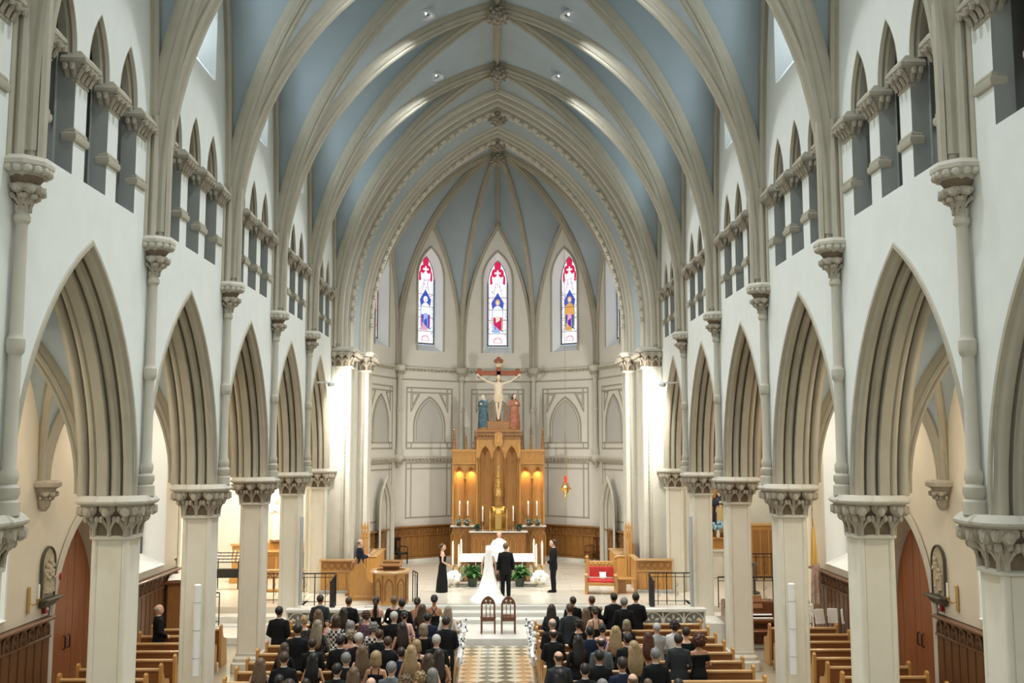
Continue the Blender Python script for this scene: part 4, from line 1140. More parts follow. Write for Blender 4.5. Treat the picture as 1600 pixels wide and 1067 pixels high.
def leafy(b, c, r, n, m, seed, up=.6, ln=.28, wd=.05):
    rnd = random.Random(seed)
    for i in range(n):
        a = rnd.uniform(0, 2 * PI); el = rnd.uniform(.1, 1.3); l = ln * rnd.uniform(.7, 1.2)
        d = Vector((math.cos(a) * math.cos(el), math.sin(a) * math.cos(el), math.sin(el)))
        sdv = Vector((-math.sin(a), math.cos(a), 0)) * wd * rnd.uniform(.7, 1.2)
        p0 = Vector(c) + Vector((rnd.uniform(-r, r), rnd.uniform(-r, r), rnd.uniform(0, r)))
        p1 = p0 + d * l * .55; p2 = p0 + d * l + Vector((0, 0, -l * .28)); up_ = Vector((0, 0, .006))
        b.add([p0, p1 + sdv, p2, p1 - sdv, p1 + up_ * 3], [(0, 1, 4), (1, 2, 4), (2, 3, 4), (3, 0, 4)])
for i, (x, y, z, d) in enumerate(((-1.66, 43.25, 2.26, 'leaf_pale'), (-1.3, 43.25, 2.26, 'leaf_pale'), (-.85, 42.95, 2.06, 'leaf_dark'), (.92, 42.95, 2.06, 'leaf_dark'), (1.38, 43.25, 2.26, 'leaf_pale'), (1.74, 43.25, 2.26, 'leaf_pale'))):
    r = empty('small_plant', (x, y, z), label='small potted plant on the reredos shelf, number %d from the left' % (i + 1) if False else ['grey green plant on the far left of the reredos shelf', 'grey green plant beside the second left candle', 'dark plant just left of the tabernacle', 'dark plant just right of the tabernacle', 'grey green plant beside the second right candle', 'grey green plant on the far right of the reredos shelf'][i], cat='plant', group='reredos plants')
    b = MB(); b.lathe([(.07, 0), (.1, .12), (.11, .13)], 10); b.build('pot', 'pot_green', r)
    b = MB(); leafy(b, (0, 0, .1), .06, 46, d, i, ln=.24, wd=.045); tag(b.build('foliage', d, r, smooth=False), kind='stuff')
# ---- free-standing altar
al = empty('altar_table', (0, 38.1, .6), label='oak altar table under a white cloth before the reredos', cat='altar')
b = MB(); b.cbox((0, 0, .92), (2.75, 1.0, .1), .02); b.build('table_top', 'oak', al)
for x in (-1.15, -.4, .4, 1.15):
    b = MB(); b.cbox((x, -.3, .44), (.12, .14, .88), .02); b.cbox((x, .3, .44), (.12, .14, .88), .02); b.build('leg', 'oak_gold', al)
b = MB(); b.cbox((0, .1, .5), (2.2, .3, .76), .02); b.cbox((0, 0, .05), (2.7, .95, .1), .02); b.build('pedestal', 'oak_dark', al)
cl = MB()
cl.loft([[(-1.42, -.62, .80), (1.42, -.62, .80), (1.40, .55, .86), (-1.40, .55, .86)], [(-1.40, -.53, .985), (1.40, -.53, .985), (1.40, .53, .985), (-1.40, .53, .985)]])
tag(cl.build('altar_cloth', 'white_cloth', None, loc=(0, 38.1, .6)), 'white linen cloth over the altar table', 'cloth')
for s, nm in ((-1, 'left'), (1, 'right')):
    for j, (x, y, hw) in enumerate(((1.64, 37.2, .75), (1.42, 37.15, .7), (1.36, 37.9, .75))):
        hs = (.72, .66, .72)[j]
        candle((s * x + .02, y, .6), hs, hw, 'tall white candle on a brass floor stand, %s of the altar, %s' % (nm, ('outermost', 'middle, lowest', 'rearmost')[j]), group='altar floor candles', big=1.5)
    # hydrangea urn
    r = empty('flower_urn', (s * 1.55, 36.7, .6), label='low urn of white hydrangeas at the %s of the altar' % nm, cat='flowers', group='hydrangea urns')
    b = MB(); b.lathe([(.14, 0), (.16, .03), (.07, .08), (.09, .12), (.22, .2), (.26, .26), (.24, .27)], 16); b.build('urn', 'marble', r)
    rnd = random.Random(5 + s)
    for j in range(13):
        a = j * 2.4; q = .26 * math.sqrt((j + .5) / 13); z = .62 - q * q * 3.6
        b = MB(); b.ball((0, 0, 0), (.115, .115, .10), 8, 6)
        for t in range(18):
            v = Vector((rnd.gauss(0, 1), rnd.gauss(0, 1), rnd.gauss(0, 1))).normalized() * .105; b.ball(tuple(v), .026, 5, 3)
        b.build('blossom', 'petal', r, loc=(q * math.cos(a) * 1.15, q * math.sin(a) * 1.1, z - .12))
    b = MB(); leafy(b, (0, 0, .25), .12, 20, 0, 3, ln=.25, wd=.04); tag(b.build('foliage', 'leaf_dark', r, smooth=False), kind='stuff')
    r = empty('potted_fern', (s * .85 - .03, 36.75, .6), label='bushy green peace lily in a dark pot, %s of the couple' % nm, cat='plant', group='altar potted plants')
    b = MB(); b.lathe([(.14, 0), (.19, .28), (.205, .3), (.2, .34), (.17, .33)], 16); b.build('pot', 'pot_green', r)
    b = MB(); leafy(b, (0, 0, .32), .12, 150, 0, 9 + s, ln=.55, wd=.06); tag(b.build('foliage', 'leaf_green', r, smooth=False), kind='stuff')
    b = MB(); b.tube([(.05, 0, .4), (.12, -.02, .9)], .008, 5); b.ball((.13, -.02, .97), (.035, .02, .075), 6, 5); b.build('lily_flower', 'petal', r)
b = MB(); b.cbox((0, 37.9, .63), (4.0, 2.2, .07), .015); tag(b.build('altar_step', 'marble', fl))
# microphone stand
r = empty('microphone_stand', (.10, 34.7, .6), label='black microphone stand between bride and groom', cat='microphone stand')
b = MB(); b.lathe([(.13, 0), (.13, .02), (.02, .04)], 14); b.build('base', 'iron', r)
b = MB(); b.tube([(0, 0, .03), (0, 0, 1.35)], .011, 6); b.build('pole', 'iron', r)
b = MB(); b.tube([(0, 0, 1.35), (0, .08, 1.42)], [.014, .022], 7); b.build('microphone', 'iron', r)
# ---- wooden cladding round the chancel piers, and choir stalls
for s, nm in ((-1, 'left'), (1, 'right')):
    r = empty('pier_panelling', (s * 5.5, YC - .12, .6), label='oak panelling with pierced arches round the %s chancel pier' % nm, cat='panelling', group='chancel pier panelling')
    for (c, d, nx) in (((0, -.2, .55), (1.2, .1, 1.1), 5), ((-s * .58, .5, .55), (.1, 1.4, 1.1), 0)):
        b = MB(); b.box(c, d); b.build('board', 'oak_gold', r)
    b = MB(); b.cbox((0, -.22, 1.12), (1.32, .2, .07), .02); b.cbox((-s * .6, .5, 1.12), (.2, 1.5, .07), .02); b.cbox((0, -.24, .74), (1.22, .08, .04), .01); b.build('top_rail', 'oak_edge', r)
    for i in range(5):
        b = MB(); b.lathe([(.085, -.02), (.12, -.02), (.12, .02), (.085, .02), (.085, -.02)], 12, M=RX(90), caps=False); ob('pierced_ring', b.build('pierced_ring', 'oak', link=False), r, (-.46 + .23 * i, -.27, .93))
    for i in range(4):
        b = MB(); b.cbox((0, 0, 0), (.26, .03, .58), .012); ob('panel', b.build('panel', 'oak_gold', link=False), r, (-.43 + .29 * i, -.26, .38))
    b = MB(); b.cbox((0, -.22, .05), (1.3, .22, .1), .015); b.build('marble_base', 'marble_grey', r)
    # stepped choir stalls inside the chancel
    r = empty('choir_stall', (s * 4.75, 38.3, .6), label='stepped row of oak choir stalls behind the %s chancel pier' % nm, cat='stall', group='choir stalls')
    for j in range(5):
        y = -.9 + j * .62
        b = MB(); b.cbox((0, y, .5), (.62, .06, 1.0), .015); b.build('partition', 'oak_gold', r)
        b = MB(); b.cbox((0, y, 1.02), (.72, .12, .05), .015); b.build('arm_rest', 'oak_edge', r)
    b = MB(); b.cbox((s * .28, .3, .75), (.06, 2.9, 1.5), .015); b.build('back', 'oak', r)
    for x, y in ((s * .22, -.95), (s * .12, -.95), (s * .02, -.95)):
        b = MB(); b.cbox((x, y, .85), (.08, .08, 1.7), .02); b.lathe([(.06, 1.7), (.03, 2.0), (.05, 2.04), (.005, 2.3)], 6, (x, y, 0)); b.build('pinnacle', 'oak_gold', r)
# ---- stall seat where the reader stands
r = empty('stall_bench', (-4.35, 33.6, .6), label='carved oak bench end and seat beside the ambo', cat='bench')
b = MB(); n = 0; prof = [(-.5, 0), (.32, 0), (.32, .55), (.12, .62), (.02, .8), (.02, 1.05), (-.08, 1.2), (-.14, 1.35), (-.2, 1.2), (-.32, 1.14), (-.4, 1.0), (-.5, .9)]
b.plate(prof, -.06, .06); b.build('bench_end', 'oak_gold', r)
b = MB(); b.cbox((.0, .5, .45), (.7, .9, .06), .02); b.build('seat', 'oak', r)
b = MB(); b.cbox((-.42, .5, .75), (.08, .9, 1.0), .02); b.build('back', 'oak', r)
b = MB(); b.cbox((0, -.07, .14), (.7, .03, .05), .01); b.build('moulding', 'oak_edge', r)
# ---- ambo
r = empty('ambo', (-3.45, 32.15 + .95, .6), label='eight sided carved oak ambo with a book rest', cat='ambo')
b = MB(); b.lathe([(.62, 0), (.62, .06), (.56, .1), (.56, .92), (.60, .95)], 8, M=RZ(22.5)); b.build('body', 'oak_gold', r)
b = MB(); b.lathe([(.60, .95), (.68, .99), (.70, 1.03), (.66, 1.07), (.5, 1.07), (.5, 1.0)], 8, M=RZ(22.5)); b.build('rim', 'oak_edge', r)
for a in range(8):
    M = RZ(45 * a) @ T(0, -.52, 0)
    b = MB(); b.arch([(0, 0), (-.03, .01), (-.03, .03), (0, .05)], .15, .25, .58, .14, 6); ob('blind_arch', b.build('blind_arch', 'oak', link=False), r, M=M)
    b = MB()
    for x, z in ((0, .62), (-.06, .5), (.06, .5), (0, .38), (-.05, .26), (.05, .26)): b.lathe([(.028, -.015), (.045, -.015), (.045, .015), (.028, .015), (.028, -.015)], 8, M=T(x, -.01, z) @ RX(90), caps=False)
    tag(ob('tracery', b.build('tracery', 'oak_edge', link=False), r, M=M), kind='stuff')
    b = MB(); b.cbox((0, 0, .5), (.06, .06, .9), .012); ob('corner_post', b.build('corner_post', 'oak', link=False), r, M=RZ(45 * a + 22.5) @ T(0, -.57, 0))
b = MB(); b.cbox((0, .1, 1.18), (.55, .06, .3), .02); b.add([(-.36, -.12, 1.2), (.36, -.12, 1.2), (.36, .35, 1.34), (-.36, .35, 1.34), (-.36, -.12, 1.16), (.36, -.12, 1.16), (.36, .35, 1.3), (-.36, .35, 1.3)], [(0, 1, 2, 3), (4, 5, 6, 7), (0, 1, 5, 4), (1, 2, 6, 5), (2, 3, 7, 6), (3, 0, 4, 7)]); b.build('book_rest', 'oak', r)
b = MB(); b.box((0, -.1, 1.06), (.42, .3, .03)); b.build('leather_pad', 'mahogany', r)
# ---- iron railings
def railing(pts, h, lab, panels=True):
    c = Vector(pts[0]); r = empty('iron_railing', tuple(c), label=lab, cat='railing', group='iron railings')
    b = MB(); q = [Vector(p) - c for p in pts]
    b.tube([tuple(v + Vector((0, 0, h))) for v in q], .022, 6); b.build('top_rail', 'iron', r)
    b = MB(); b.tube([tuple(v + Vector((0, 0, .12))) for v in q], .012, 5); b.tube([tuple(v + Vector((0, 0, h - .12))) for v in q], .012, 5); b.build('cross_rail', 'iron', r)
    for a, e in zip(q[:-1], q[1:]):
        n = max(1, int((e - a).length / .28))
        for i in range(n + 1):
            v = a.lerp(e, i / n); b = MB(); b.tube([tuple(v), tuple(v + Vector((0, 0, h)))], .013 if i % 2 else .018, 5)
            if i % 2 and panels:
                d = (e - a).normalized()
                for k in (.35, .65): b.tube([tuple(v + Vector((0, 0, h * (k - .1)))), tuple(v + d * .08 + Vector((0, 0, h * k))), tuple(v + Vector((0, 0, h * (k + .1)))), tuple(v - d * .08 + Vector((0, 0, h * k))), tuple(v + Vector((0, 0, h * (k - .1))))], .008, 4)
            b.build('baluster', 'iron', r)
railing([(-6.5, 32.6, .6), (-5.15, 32.6, .6), (-5.0, 30.6, .6)], 1.0, 'black iron railing turning a corner left of the bench')
railing([(-2.75, 33.3, .6), (-2.55, 32.7, .6), (-2.5, 31.9, .35)], 1.0, 'short black iron handrail on the steps right of the ambo', False)
railing([(4.75, 30.6, .6), (4.9, 32.6, .6), (6.6, 32.6, .6)], 1.0, 'black iron railing turning a corner behind the right parapet')
railing([(-9.5, 30.2, .4), (-8.2, 30.2, .4)], .95, 'black iron railing beside the reading desk in the left aisle')
railing([(7.0, 32.0, .6), (9.6, 32.0, .6)], .95, 'black iron railing across the right side chapel')
railing([(-8.2, 33.0, .6), (-6.9, 33.0, .6)], .95, 'black iron railing across the left side chapel')
railing([(9.2, 38.2, .6), (10.4, 38.2, .6)], 1.0, 'black iron railing by the right chapel panelling')
# ---- sedilia, side table
r = empty('bishop_chair', (3.6, 35.0, .6), R_(-8), label='carved oak double seat with red cushions', cat='seat')
for s in (-1, 1):
    b = MB(); prof = [(-.32, 0), (.32, 0), (.30, .1), (.24, .2), (.24, .5), (.28, .62), (-.1, .62), (-.3, .72), (-.38, .66), (-.3, .58), (-.26, .4), (-.26, .15)]
    n = len(prof); vs = [(s * .5 - .05, y, z) for y, z in prof] + [(s * .5 + .05, y, z) for y, z in prof]
    b.add(vs, [(i, (i + 1) % n, n + (i + 1) % n, n + i) for i in range(n)] + [tuple(range(n)), tuple(range(n, 2 * n))]); b.build('side', 'oak_gold', r)
    b = MB(); b.cbox((s * .5, .28, .6), (.1, .1, 1.1), .02); b.ball((s * .5, .28, 1.2), .065, 8, 6); b.build('back_post', 'oak_gold', r)
b = MB(); b.cbox((0, .28, .98), (.95, .07, .2), .02); b.cbox((0, .28, .45), (.95, .05, .1), .01)
for i in range(6): b.ball((-.35 + .14 * i, .24, .98), (.05, .02, .05), 6, 4)
b.build('back_frame', 'oak_gold', r)
b = MB(); b.cbox((0, .25, .72), (.85, .07, .36), .03); b.build('back_cushion', 'red_cloth', r)
b = MB(); b.cbox((0, -.02, .45), (.88, .55, .1), .03); b.build('seat_cushion', 'red_cloth', r)
b = MB(); b.cbox((0, -.02, .36), (.92, .6, .1), .02); b.build('seat_rail', 'oak_gold', r)
b = MB(); b.loft([[(-.07, -.06, .52), (.07, -.06, .52), (.07, -.01, .53), (-.07, -.01, .53)], [(-.11, -.07, .58), (.11, -.07, .58), (.11, .03, .6), (-.11, .03, .6)], [(-.10, -.02, .66), (.10, -.02, .66), (.10, .08, .67), (-.10, .08, .67)], [(-.12, .06, .74), (.12, .06, .74), (.1, .1, .73), (-.1, .1, .73)]]); p = b.build('throw_pillow', 'white_cloth'); p.location = (3.65, 34.9, .6); tag(p, 'small pale pillow leaning on the red seat', 'pillow')
b = MB(); r = empty('side_table', (4.5, 35.15, .6), R_(-5), label='low boxy oak table beside the red cushioned seat', cat='table')
b = MB(); b.cbox((0, 0, .50), (.62, .5, .04), .012); b.build('table_top', 'oak_gold', r)
for s in (-1, 1): b = MB(); b.cbox((s * .28, 0, .24), (.05, .46, .48), .012); b.build('side_panel', 'oak_gold', r)
b = MB(); b.cbox((-.15, -.22, .25), (.26, .03, .44), .01); b.build('front_panel', 'oak', r)
# ---- two dark armchairs in the apse
def armchair(loc, rz, lab, m):
    r = empty('armchair', loc, rz, label=lab, cat='chair', group='apse armchairs')
    for x in (-.25, .25):
        for y in (-.22, .22):
            b = MB(); b.cbox((x, y, .22), (.05, .05, .44), .01); b.build('leg', m, r)
    b = MB(); b.cbox((0, 0, .47), (.58, .54, .07), .02); b.build('seat', m, r)
    b = MB()
    for x in (-.25, .25): b.cbox((x, .25, .78), (.05, .05, .6), .01)
    b.cbox((0, .25, 1.05), (.58, .05, .14), .03); b.cbox((0, .25, .78), (.16, .03, .5), .01); b.build('backrest', m, r)
    for x in (-1, 1):
        b = MB(); b.tube([(x * .27, .25, .72), (x * .3, 0, .74), (x * .28, -.22, .7), (x * .26, -.22, .48)], .022, 6); b.build('armrest', m, r)
armchair((-4.2, 43.6, .6), R_(50), 'black wooden armchair before the left apse panelling', 'ebony')
armchair((4.15, 43.9, .6), R_(-60), 'dark mahogany armchair before the right apse panelling', 'mahogany')
# ---- two chairs with pierced gothic backs
for x, nm in ((-.25, 'left'), (.35, 'right')):
    r = empty('gothic_chair', (x, 30.35, .15), label='%s of two gothic backed chairs at the head of the aisle' % nm, cat='chair', group='couple chairs')
    for a in (-.2, .2):
        b = MB(); b.cbox((a, -.2, .23), (.045, .045, .46), .008); b.build('leg', 'mahogany', r)
        b = MB(); b.cbox((a * .95, .2, .22), (.045, .045, .44), .008); b.build('leg', 'mahogany', r)
    b = MB(); b.cbox((0, 0, .47), (.46, .46, .05), .015); b.cbox((0, -.2, .41), (.42, .03, .09), .008); b.build('seat', 'mahogany', r)
    b = MB()
    b.arch([(-.245, 0), (-.245, .055), (-.20, .055), (-.20, 0)], .215, .28, .82, .46, 8, close=True)
    X = lin(-.18, .18, 10)
    for x0, x1 in zip(X[:-1], X[1:]):
        lo = lambda q: .84 + .05 * abs(math.sin(q / .18 * PI * 1.5)); b.add([(x0, -.235, lo(x0)), (x1, -.235, lo(x1)), (x1, -.235, arch_z(x1, .2, .25, .82)), (x0, -.235, arch_z(x0, .2, .25, .82)), (x0, -.21, lo(x0)), (x1, -.21, lo(x1)), (x1, -.21, arch_z(x1, .2, .25, .82)), (x0, -.21, arch_z(x0, .2, .25, .82))], [(0, 1, 2, 3), (4, 5, 6, 7), (0, 1, 5, 4)])
    b.build('backrest', 'mahogany', r)
    for a in (-.06, .06): b = MB(); b.cbox((a, -.222, .67), (.025, .025, .4), .005); b.build('spindle', 'mahogany', r)
    b = MB()
    for a in (-.065, .065): b.lathe([(.004, 0), (.03, 0), (.03, .008), (.004, .008)], 10, M=T(a, -.237, .965) @ RX(90))
    b.build('piercing', 'marble', r)
# ---- sanctuary lamp
r = empty('sanctuary_lamp', (2.72, 40.0, 3.6), label='hanging brass sanctuary lamp with a red glass', cat='lamp')
b = MB()
for a in range(3): t = a * 2.094; b.tube([(.11 * math.cos(t), .11 * math.sin(t), .55), (.01 * math.cos(t), .01 * math.sin(t), 1.9)], .007, 4)
b.tube([(0, 0, 1.9), (0, 0, 12.8)], .008, 4); b.build('chain', 'brass', r)
b = MB(); b.lathe([(.01, -.12), (.03, -.05), (.02, 0), (.06, .08), (.05, .15), (.15, .3), (.2, .42), (.16, .46), (.12, .5), (.13, .58), (.1, .6)], 12)
for a in range(8): b.ball((.2 * math.cos(a * PI / 4), .2 * math.sin(a * PI / 4), .36), (.03, .03, .07), 5, 4)
b.build('bowl', 'gold', r)
b = MB(); b.lathe([(.05, .6), (.06, .7), (.06, .85), (.05, .88)], 10); b.build('glass', mat('ruby_glass', (.6, .03, .02), .1, emit=(1, .1, .05), estr=.35), r)
# ---- left side chapel
r = empty('chapel_altar', (-8.7, 39.6, .6), label='oak altar with green niche and white statue in the left chapel', cat='altar')
b = MB(); b.cbox((0, 0, .5), (2.2, .9, 1.0), .03); b.cbox((0, .2, 1.15), (2.4, .5, .3), .02); b.build('altar_body', 'oak_gold', r)
b = MB(); b.cbox((0, -.05, 1.02), (2.3, 1.0, .05), .015); b.build('altar_top', 'oak_edge', r)
for i in range(5): b = MB(); b.cbox((-.8 + .4 * i, -.47, .5), (.3, .04, .7), .015); b.build('panel', 'oak', r)
b = MB(); b.plate(ogive(.8, 1.3, 3.0, 1.3, 0, 10), .38, .44); b.build('niche_back', 'jade', r)
b = MB(); b.arch([(.44, -.2), (.1, -.2), (.1, 0), (.44, 0)], .8, 1.3, 3.0, 1.3, 10, close=True); b.build('niche_frame', 'white_cloth', r)
b = MB(); b.cbox((.35, .1, 1.45), (.35, .3, .5), .02); b.build('pedestal', 'oak', r)
r = empty('music_rack', (-9.6, 36.2, .6), label='black rack of votive lights against the left chapel wall', cat='rack')
b = MB()
for x in (-.4, .4):
    b.tube([(x, 0, 0), (x, 0, 1.0)], .02, 6); b.tube([(x, .3, 0), (x, .3, 1.35)], .02, 6)
b.build('frame', 'iron', r)
for j in range(4):
    b = MB(); b.cbox((0, .08 * j, .95 + .1 * j), (.9, .06, .03), .008); b.build('shelf', 'iron', r)
    for i in range(6): b = MB(); b.lathe([(.03, 0), (.04, .07), (.03, .07)], 8, (-.36 + .145 * i, .08 * j, .97 + .1 * j)); b.build('votive_glass', 'wax', r)
b = MB(); b.cbox((0, .15, .55), (.8, .3, .3), .02); b.build('box', 'iron', r)
r = empty('oak_post', (-9.7, 38.0, .6), label='square oak newel post in the left chapel', cat='post')
b = MB(); b.cbox((0, 0, .1), (.5, .4, .2), .02); b.cbox((0, 0, .75), (.36, .3, 1.2), .02); b.build('shaft', 'oak_gold', r)
b = MB(); b.cbox((0, 0, 1.4), (.46, .38, .1), .02); b.build('cap', 'oak_edge', r)
# chapel communion bench in front
r = empty('communion_rail', (-7.4, 33.8, .6), label='low oak rail with pierced arches before the left chapel', cat='rail')
b = MB(); b.cbox((0, 0, .95), (2.0, .22, .07), .02); b.cbox((0, 0, .3), (2.0, .2, .1), .02); b.build('top_rail', 'oak_gold', r)
for i in range(8): b = MB(); b.arch([(-.03, 0), (-.03, .03), (.03, .03), (.03, 0)], .12, .22, .62, .35, 5, T(-.87 + .25 * i, 0, 0), close=True); b.build('arch', 'oak', r)
# reading desk in left aisle
r = empty('reading_desk', (-9.3, 29.7, .2), R_(12), label='oak reading desk with an open book in the left aisle', cat='lectern')
b = MB(); b.cbox((0, 0, .75), (.5, .4, 1.5), .02); b.build('cabinet', 'oak', r)
b = MB(); b.add([(-.34, -.28, 1.5), (.34, -.28, 1.5), (.34, .25, 1.68), (-.34, .25, 1.68), (-.34, -.28, 1.55), (.34, -.28, 1.55), (.34, .25, 1.73), (-.34, .25, 1.73)], [(0, 1, 2, 3), (4, 5, 6, 7), (0, 1, 5, 4), (1, 2, 6, 5), (2, 3, 7, 6), (3, 0, 4, 7)]); b.build('slope', 'mahogany', r)
b = MB()
for s in (-1, 1): b.loft([[(0, -.2, 1.60), (s * .24, -.2, 1.59), (s * .24, .18, 1.72), (0, .18, 1.73)], [(0, -.2, 1.62), (s * .24, -.2, 1.60), (s * .24, .18, 1.73), (0, .18, 1.75)]])
bk = b.build('open_book', 'white_cloth'); bk.location = (-9.3, 29.7, .2); bk.rotation_euler = (0, 0, R_(12)); tag(bk, 'open white paged book on the reading desk', 'book')
b = MB(); b.cbox((0, 0, .1), (3.2, 1.6, .2), .01); b.build('aisle_platform', 'marble', fl, loc=(-8.4, 30.2, 0)); ob('aisle_platform', bpy.data.objects['aisle_platform'].data, fl, (8.4, 30.9, 0))
# ---- right side chapel
r = empty('chapel_altar', (8.8, 39.5, .6), label='white marble altar with oak gradine in the right chapel', cat='altar')
b = MB(); b.cbox((0, 0, .5), (2.0, .8, 1.0), .02); b.cbox((0, -.05, 1.03), (2.2, .9, .06), .02); b.build('mensa', 'marble', r)
for x in (-.7, 0, .7): b = MB(); b.lathe([(.08, .05), (.05, .15), (.05, .8), (.08, .92)], 8, (x, -.44, 0)); b.build('colonnette', 'marble', r)
b = MB(); b.cbox((0, .2, 1.25), (2.3, .4, .4), .02); b.cbox((0, .1, 1.48), (2.4, .5, .06), .02); b.cbox((0, .36, 2.4), (2.2, .1, 2.0), .02); b.build('gradine', 'oak_gold', r)
r = empty('flower_vase', (8.62, 39.3, 2.11), label='vase of blue and white flowers on the right chapel altar', cat='flowers')
b = MB(); b.lathe([(.06, 0), (.08, .1), (.05, .25), (.07, .3)], 10); b.build('vase', 'marble', r)
b = MB(); rnd = random.Random(4)
for i in range(26): b.ball((rnd.uniform(-.2, .2), rnd.uniform(-.1, .1), .34 + rnd.uniform(0, .26)), .065, 5, 4)
tag(b.build('bloom', 'blue_flower', r), kind='stuff')
r = empty('oak_screen', (10.15, 38.9, .6), label='tall panelled oak screen in the right side chapel', cat='screen')
b = MB(); b.cbox((0, 0, 1.0), (1.3, .1, 2.0), .02); b.build('board', 'oak_gold', r)
for i in range(4): b = MB(); b.cbox((-.48 + .32 * i, -.06, 1.0), (.26, .03, 1.7), .012); b.build('panel', 'oak', r)
b = MB(); b.cbox((0, -.02, 2.05), (1.4, .2, .1), .02); b.build('cornice', 'oak_edge', r)
r = empty('lamp_stand', (8.9, 35.0, .6), label='dark bronze pedestal stand in the right side chapel', cat='stand')
b = MB(); b.lathe([(.2, 0), (.2, .04), (.05, .1), (.04, .9), (.14, 1.0), (.16, 1.04)], 12); b.build('pedestal', 'bronze', r)
# upright piano
r = empty('organ_console', (7.35, 29.3, 0), label='dark wooden organ console with white keyboards right of the nave pews', cat='organ')
b = MB(); b.cbox((0, .35, .6), (1.5, .5, 1.2), .03); b.build('cabinet', 'mahogany', r)
b = MB(); b.cbox((0, -.05, .68), (1.35, .4, .1), .02); b.build('key_bed', 'mahogany', r)
for s in (-1, 1): b = MB(); b.cbox((s * .72, 0, .5), (.08, .7, 1.0), .03); b.build('side', 'mahogany', r)
for j in range(2): b = MB(); b.box((0, -.12 + .14 * j, .75 + .08 * j), (1.2, .12, .025)); b.build('keyboard', 'white_cloth', r)
b = MB(); b.add([(-.35, .05, 1.0), (.35, .05, 1.0), (.35, .18, 1.35), (-.35, .18, 1.35), (-.35, .07, 1.0), (.35, .07, 1.0), (.35, .2, 1.35), (-.35, .2, 1.35)], [(0, 1, 2, 3), (4, 5, 6, 7), (0, 1, 5, 4), (2, 3, 7, 6)]); b.build('music_desk', 'oak_pew', r)
r = empty('organ_bench', (7.35, 28.6, 0), label='dark wooden bench in front of the organ console', cat='bench')
b = MB(); b.cbox((0, 0, .5), (1.2, .35, .05), .015); b.build('seat', 'mahogany', r)
for s in (-1, 1): b = MB(); b.cbox((s * .5, 0, .24), (.06, .3, .48), .015); b.build('leg', 'mahogany', r)
# flag
r = empty('flag', (9.35, 29.6, .2), label='furled yellow and white flag on a pole in the right aisle', cat='flag')
b = MB(); b.lathe([(.16, 0), (.16, .04), (.03, .08)], 12); b.build('base', 'brass', r)
b = MB(); b.tube([(0, 0, .05), (-.02, 0, 3.2)], .018, 6); b.lathe([(.002, 3.36), (.03, 3.26), (.01, 3.18)], 8, (-.02, 0, 0)); b.build('pole', 'brass', r)
def drape(m, x0, seed, z0, z1, r0, r1):
    b = MB(); rings = []
    for i in range(9):
        f = i / 8; z = z1 + (z0 - z1) * f; rr_ = r1 + (r0 - r1) * f ** .7
        rings.append([(x0 + rr_ * (1 + .3 * math.sin(5 * t + seed)) * math.cos(t), rr_ * .8 * (1 + .3 * math.sin(5 * t + seed)) * math.sin(t), z) for t in [2 * PI * k / 20 for k in range(20)]])
    b.loft(rings); return b.build('cloth', m, r)
drape(mat('flag_yellow', (.72, .45, .12), .8), -.03, 0, 2.0, 3.1, .09, .03)
drape(mat('flag_white', (.66, .62, .56), .8, vary=.4, scale=6, col2=(.45, .2, .12)), .0, 1, .9, 2.05, .14, .09)
# stacked folding chairs with white slip seats
rnd = random.Random(8)
for i in range(5):
    r = empty('folding_chair', (8.25 + .36 * i, 28.0 + .1 * (i % 2), 0), R_(10 * (i % 3) - 8), label='folding chair with pale back, %s of the row by the right aisle wall' % ('first', 'second', 'middle', 'fourth', 'last')[i], cat='chair', group='folding chairs')
    b = MB()
    for s in (-1, 1):
        b.tube([(s * .15, -.16, 0), (s * .15, .05, .5), (s * .15, .14, .95)], .016, 6); b.tube([(s * .13, .2, 0), (s * .13, -.05, .45)], .016, 6)
    b.build('frame', 'mahogany', r)
    b = MB(); b.cbox((0, .02, .46), (.29, .34, .05), .02); b.build('seat', 'mahogany', r)
    b = MB(); b.cbox((0, 0, 0), (.28, .05, .4), .02); ob('backrest', b.build('backrest', 'white_cloth', link=False), r, M=T(0, .1, .98) @ RX(-12))
# music stands
for i, (x, y) in enumerate(((8.5, 29.9), (9.0, 30.3), (8.8, 29.2))):
    r = empty('music_stand', (x, y, .0 if y < 29.4 else .2), R_(15 * i), label='black music stand %s' % ('behind the folding chairs, nearest the organ', 'at the foot of the flag', 'directly behind the folding chairs')[i], cat='music stand', group='music stands')
    b = MB()
    for a in range(3): b.tube([(0, 0, .35), (.25 * math.cos(a * 2.094), .25 * math.sin(a * 2.094), .0)], .01, 5)
    b.tube([(0, 0, .3), (0, 0, 1.15)], .012, 6); b.build('pole', 'iron', r)
    b = MB(); b.box((0, 0, 0), (.5, .02, .34)); ob('desk', b.build('desk', 'iron', link=False), r, M=T(0, 0, 1.3) @ RX(-20))
# spotlight heads that light the sanctuary
for s, nm in ((-1, 'left'), (1, 'right')):
    r = empty('spotlight', (s * 5.46, 32.85, 7.7), label='small white spotlight on the %s nave wall before the chancel' % nm, cat='spotlight', group='sanctuary spotlights')
    b = MB(); b.box((s * .30, 0, .05), (.34, .05, .05)); b.build('bracket', 'white_metal', r)
    b = MB(); b.lathe([(.05, -.12), (.08, -.1), (.09, .06), (.075, .06), (.07, -.05)], 12, M=RZ(s * 35) @ RX(-75), caps=False); b.build('housing', 'white_metal', r)
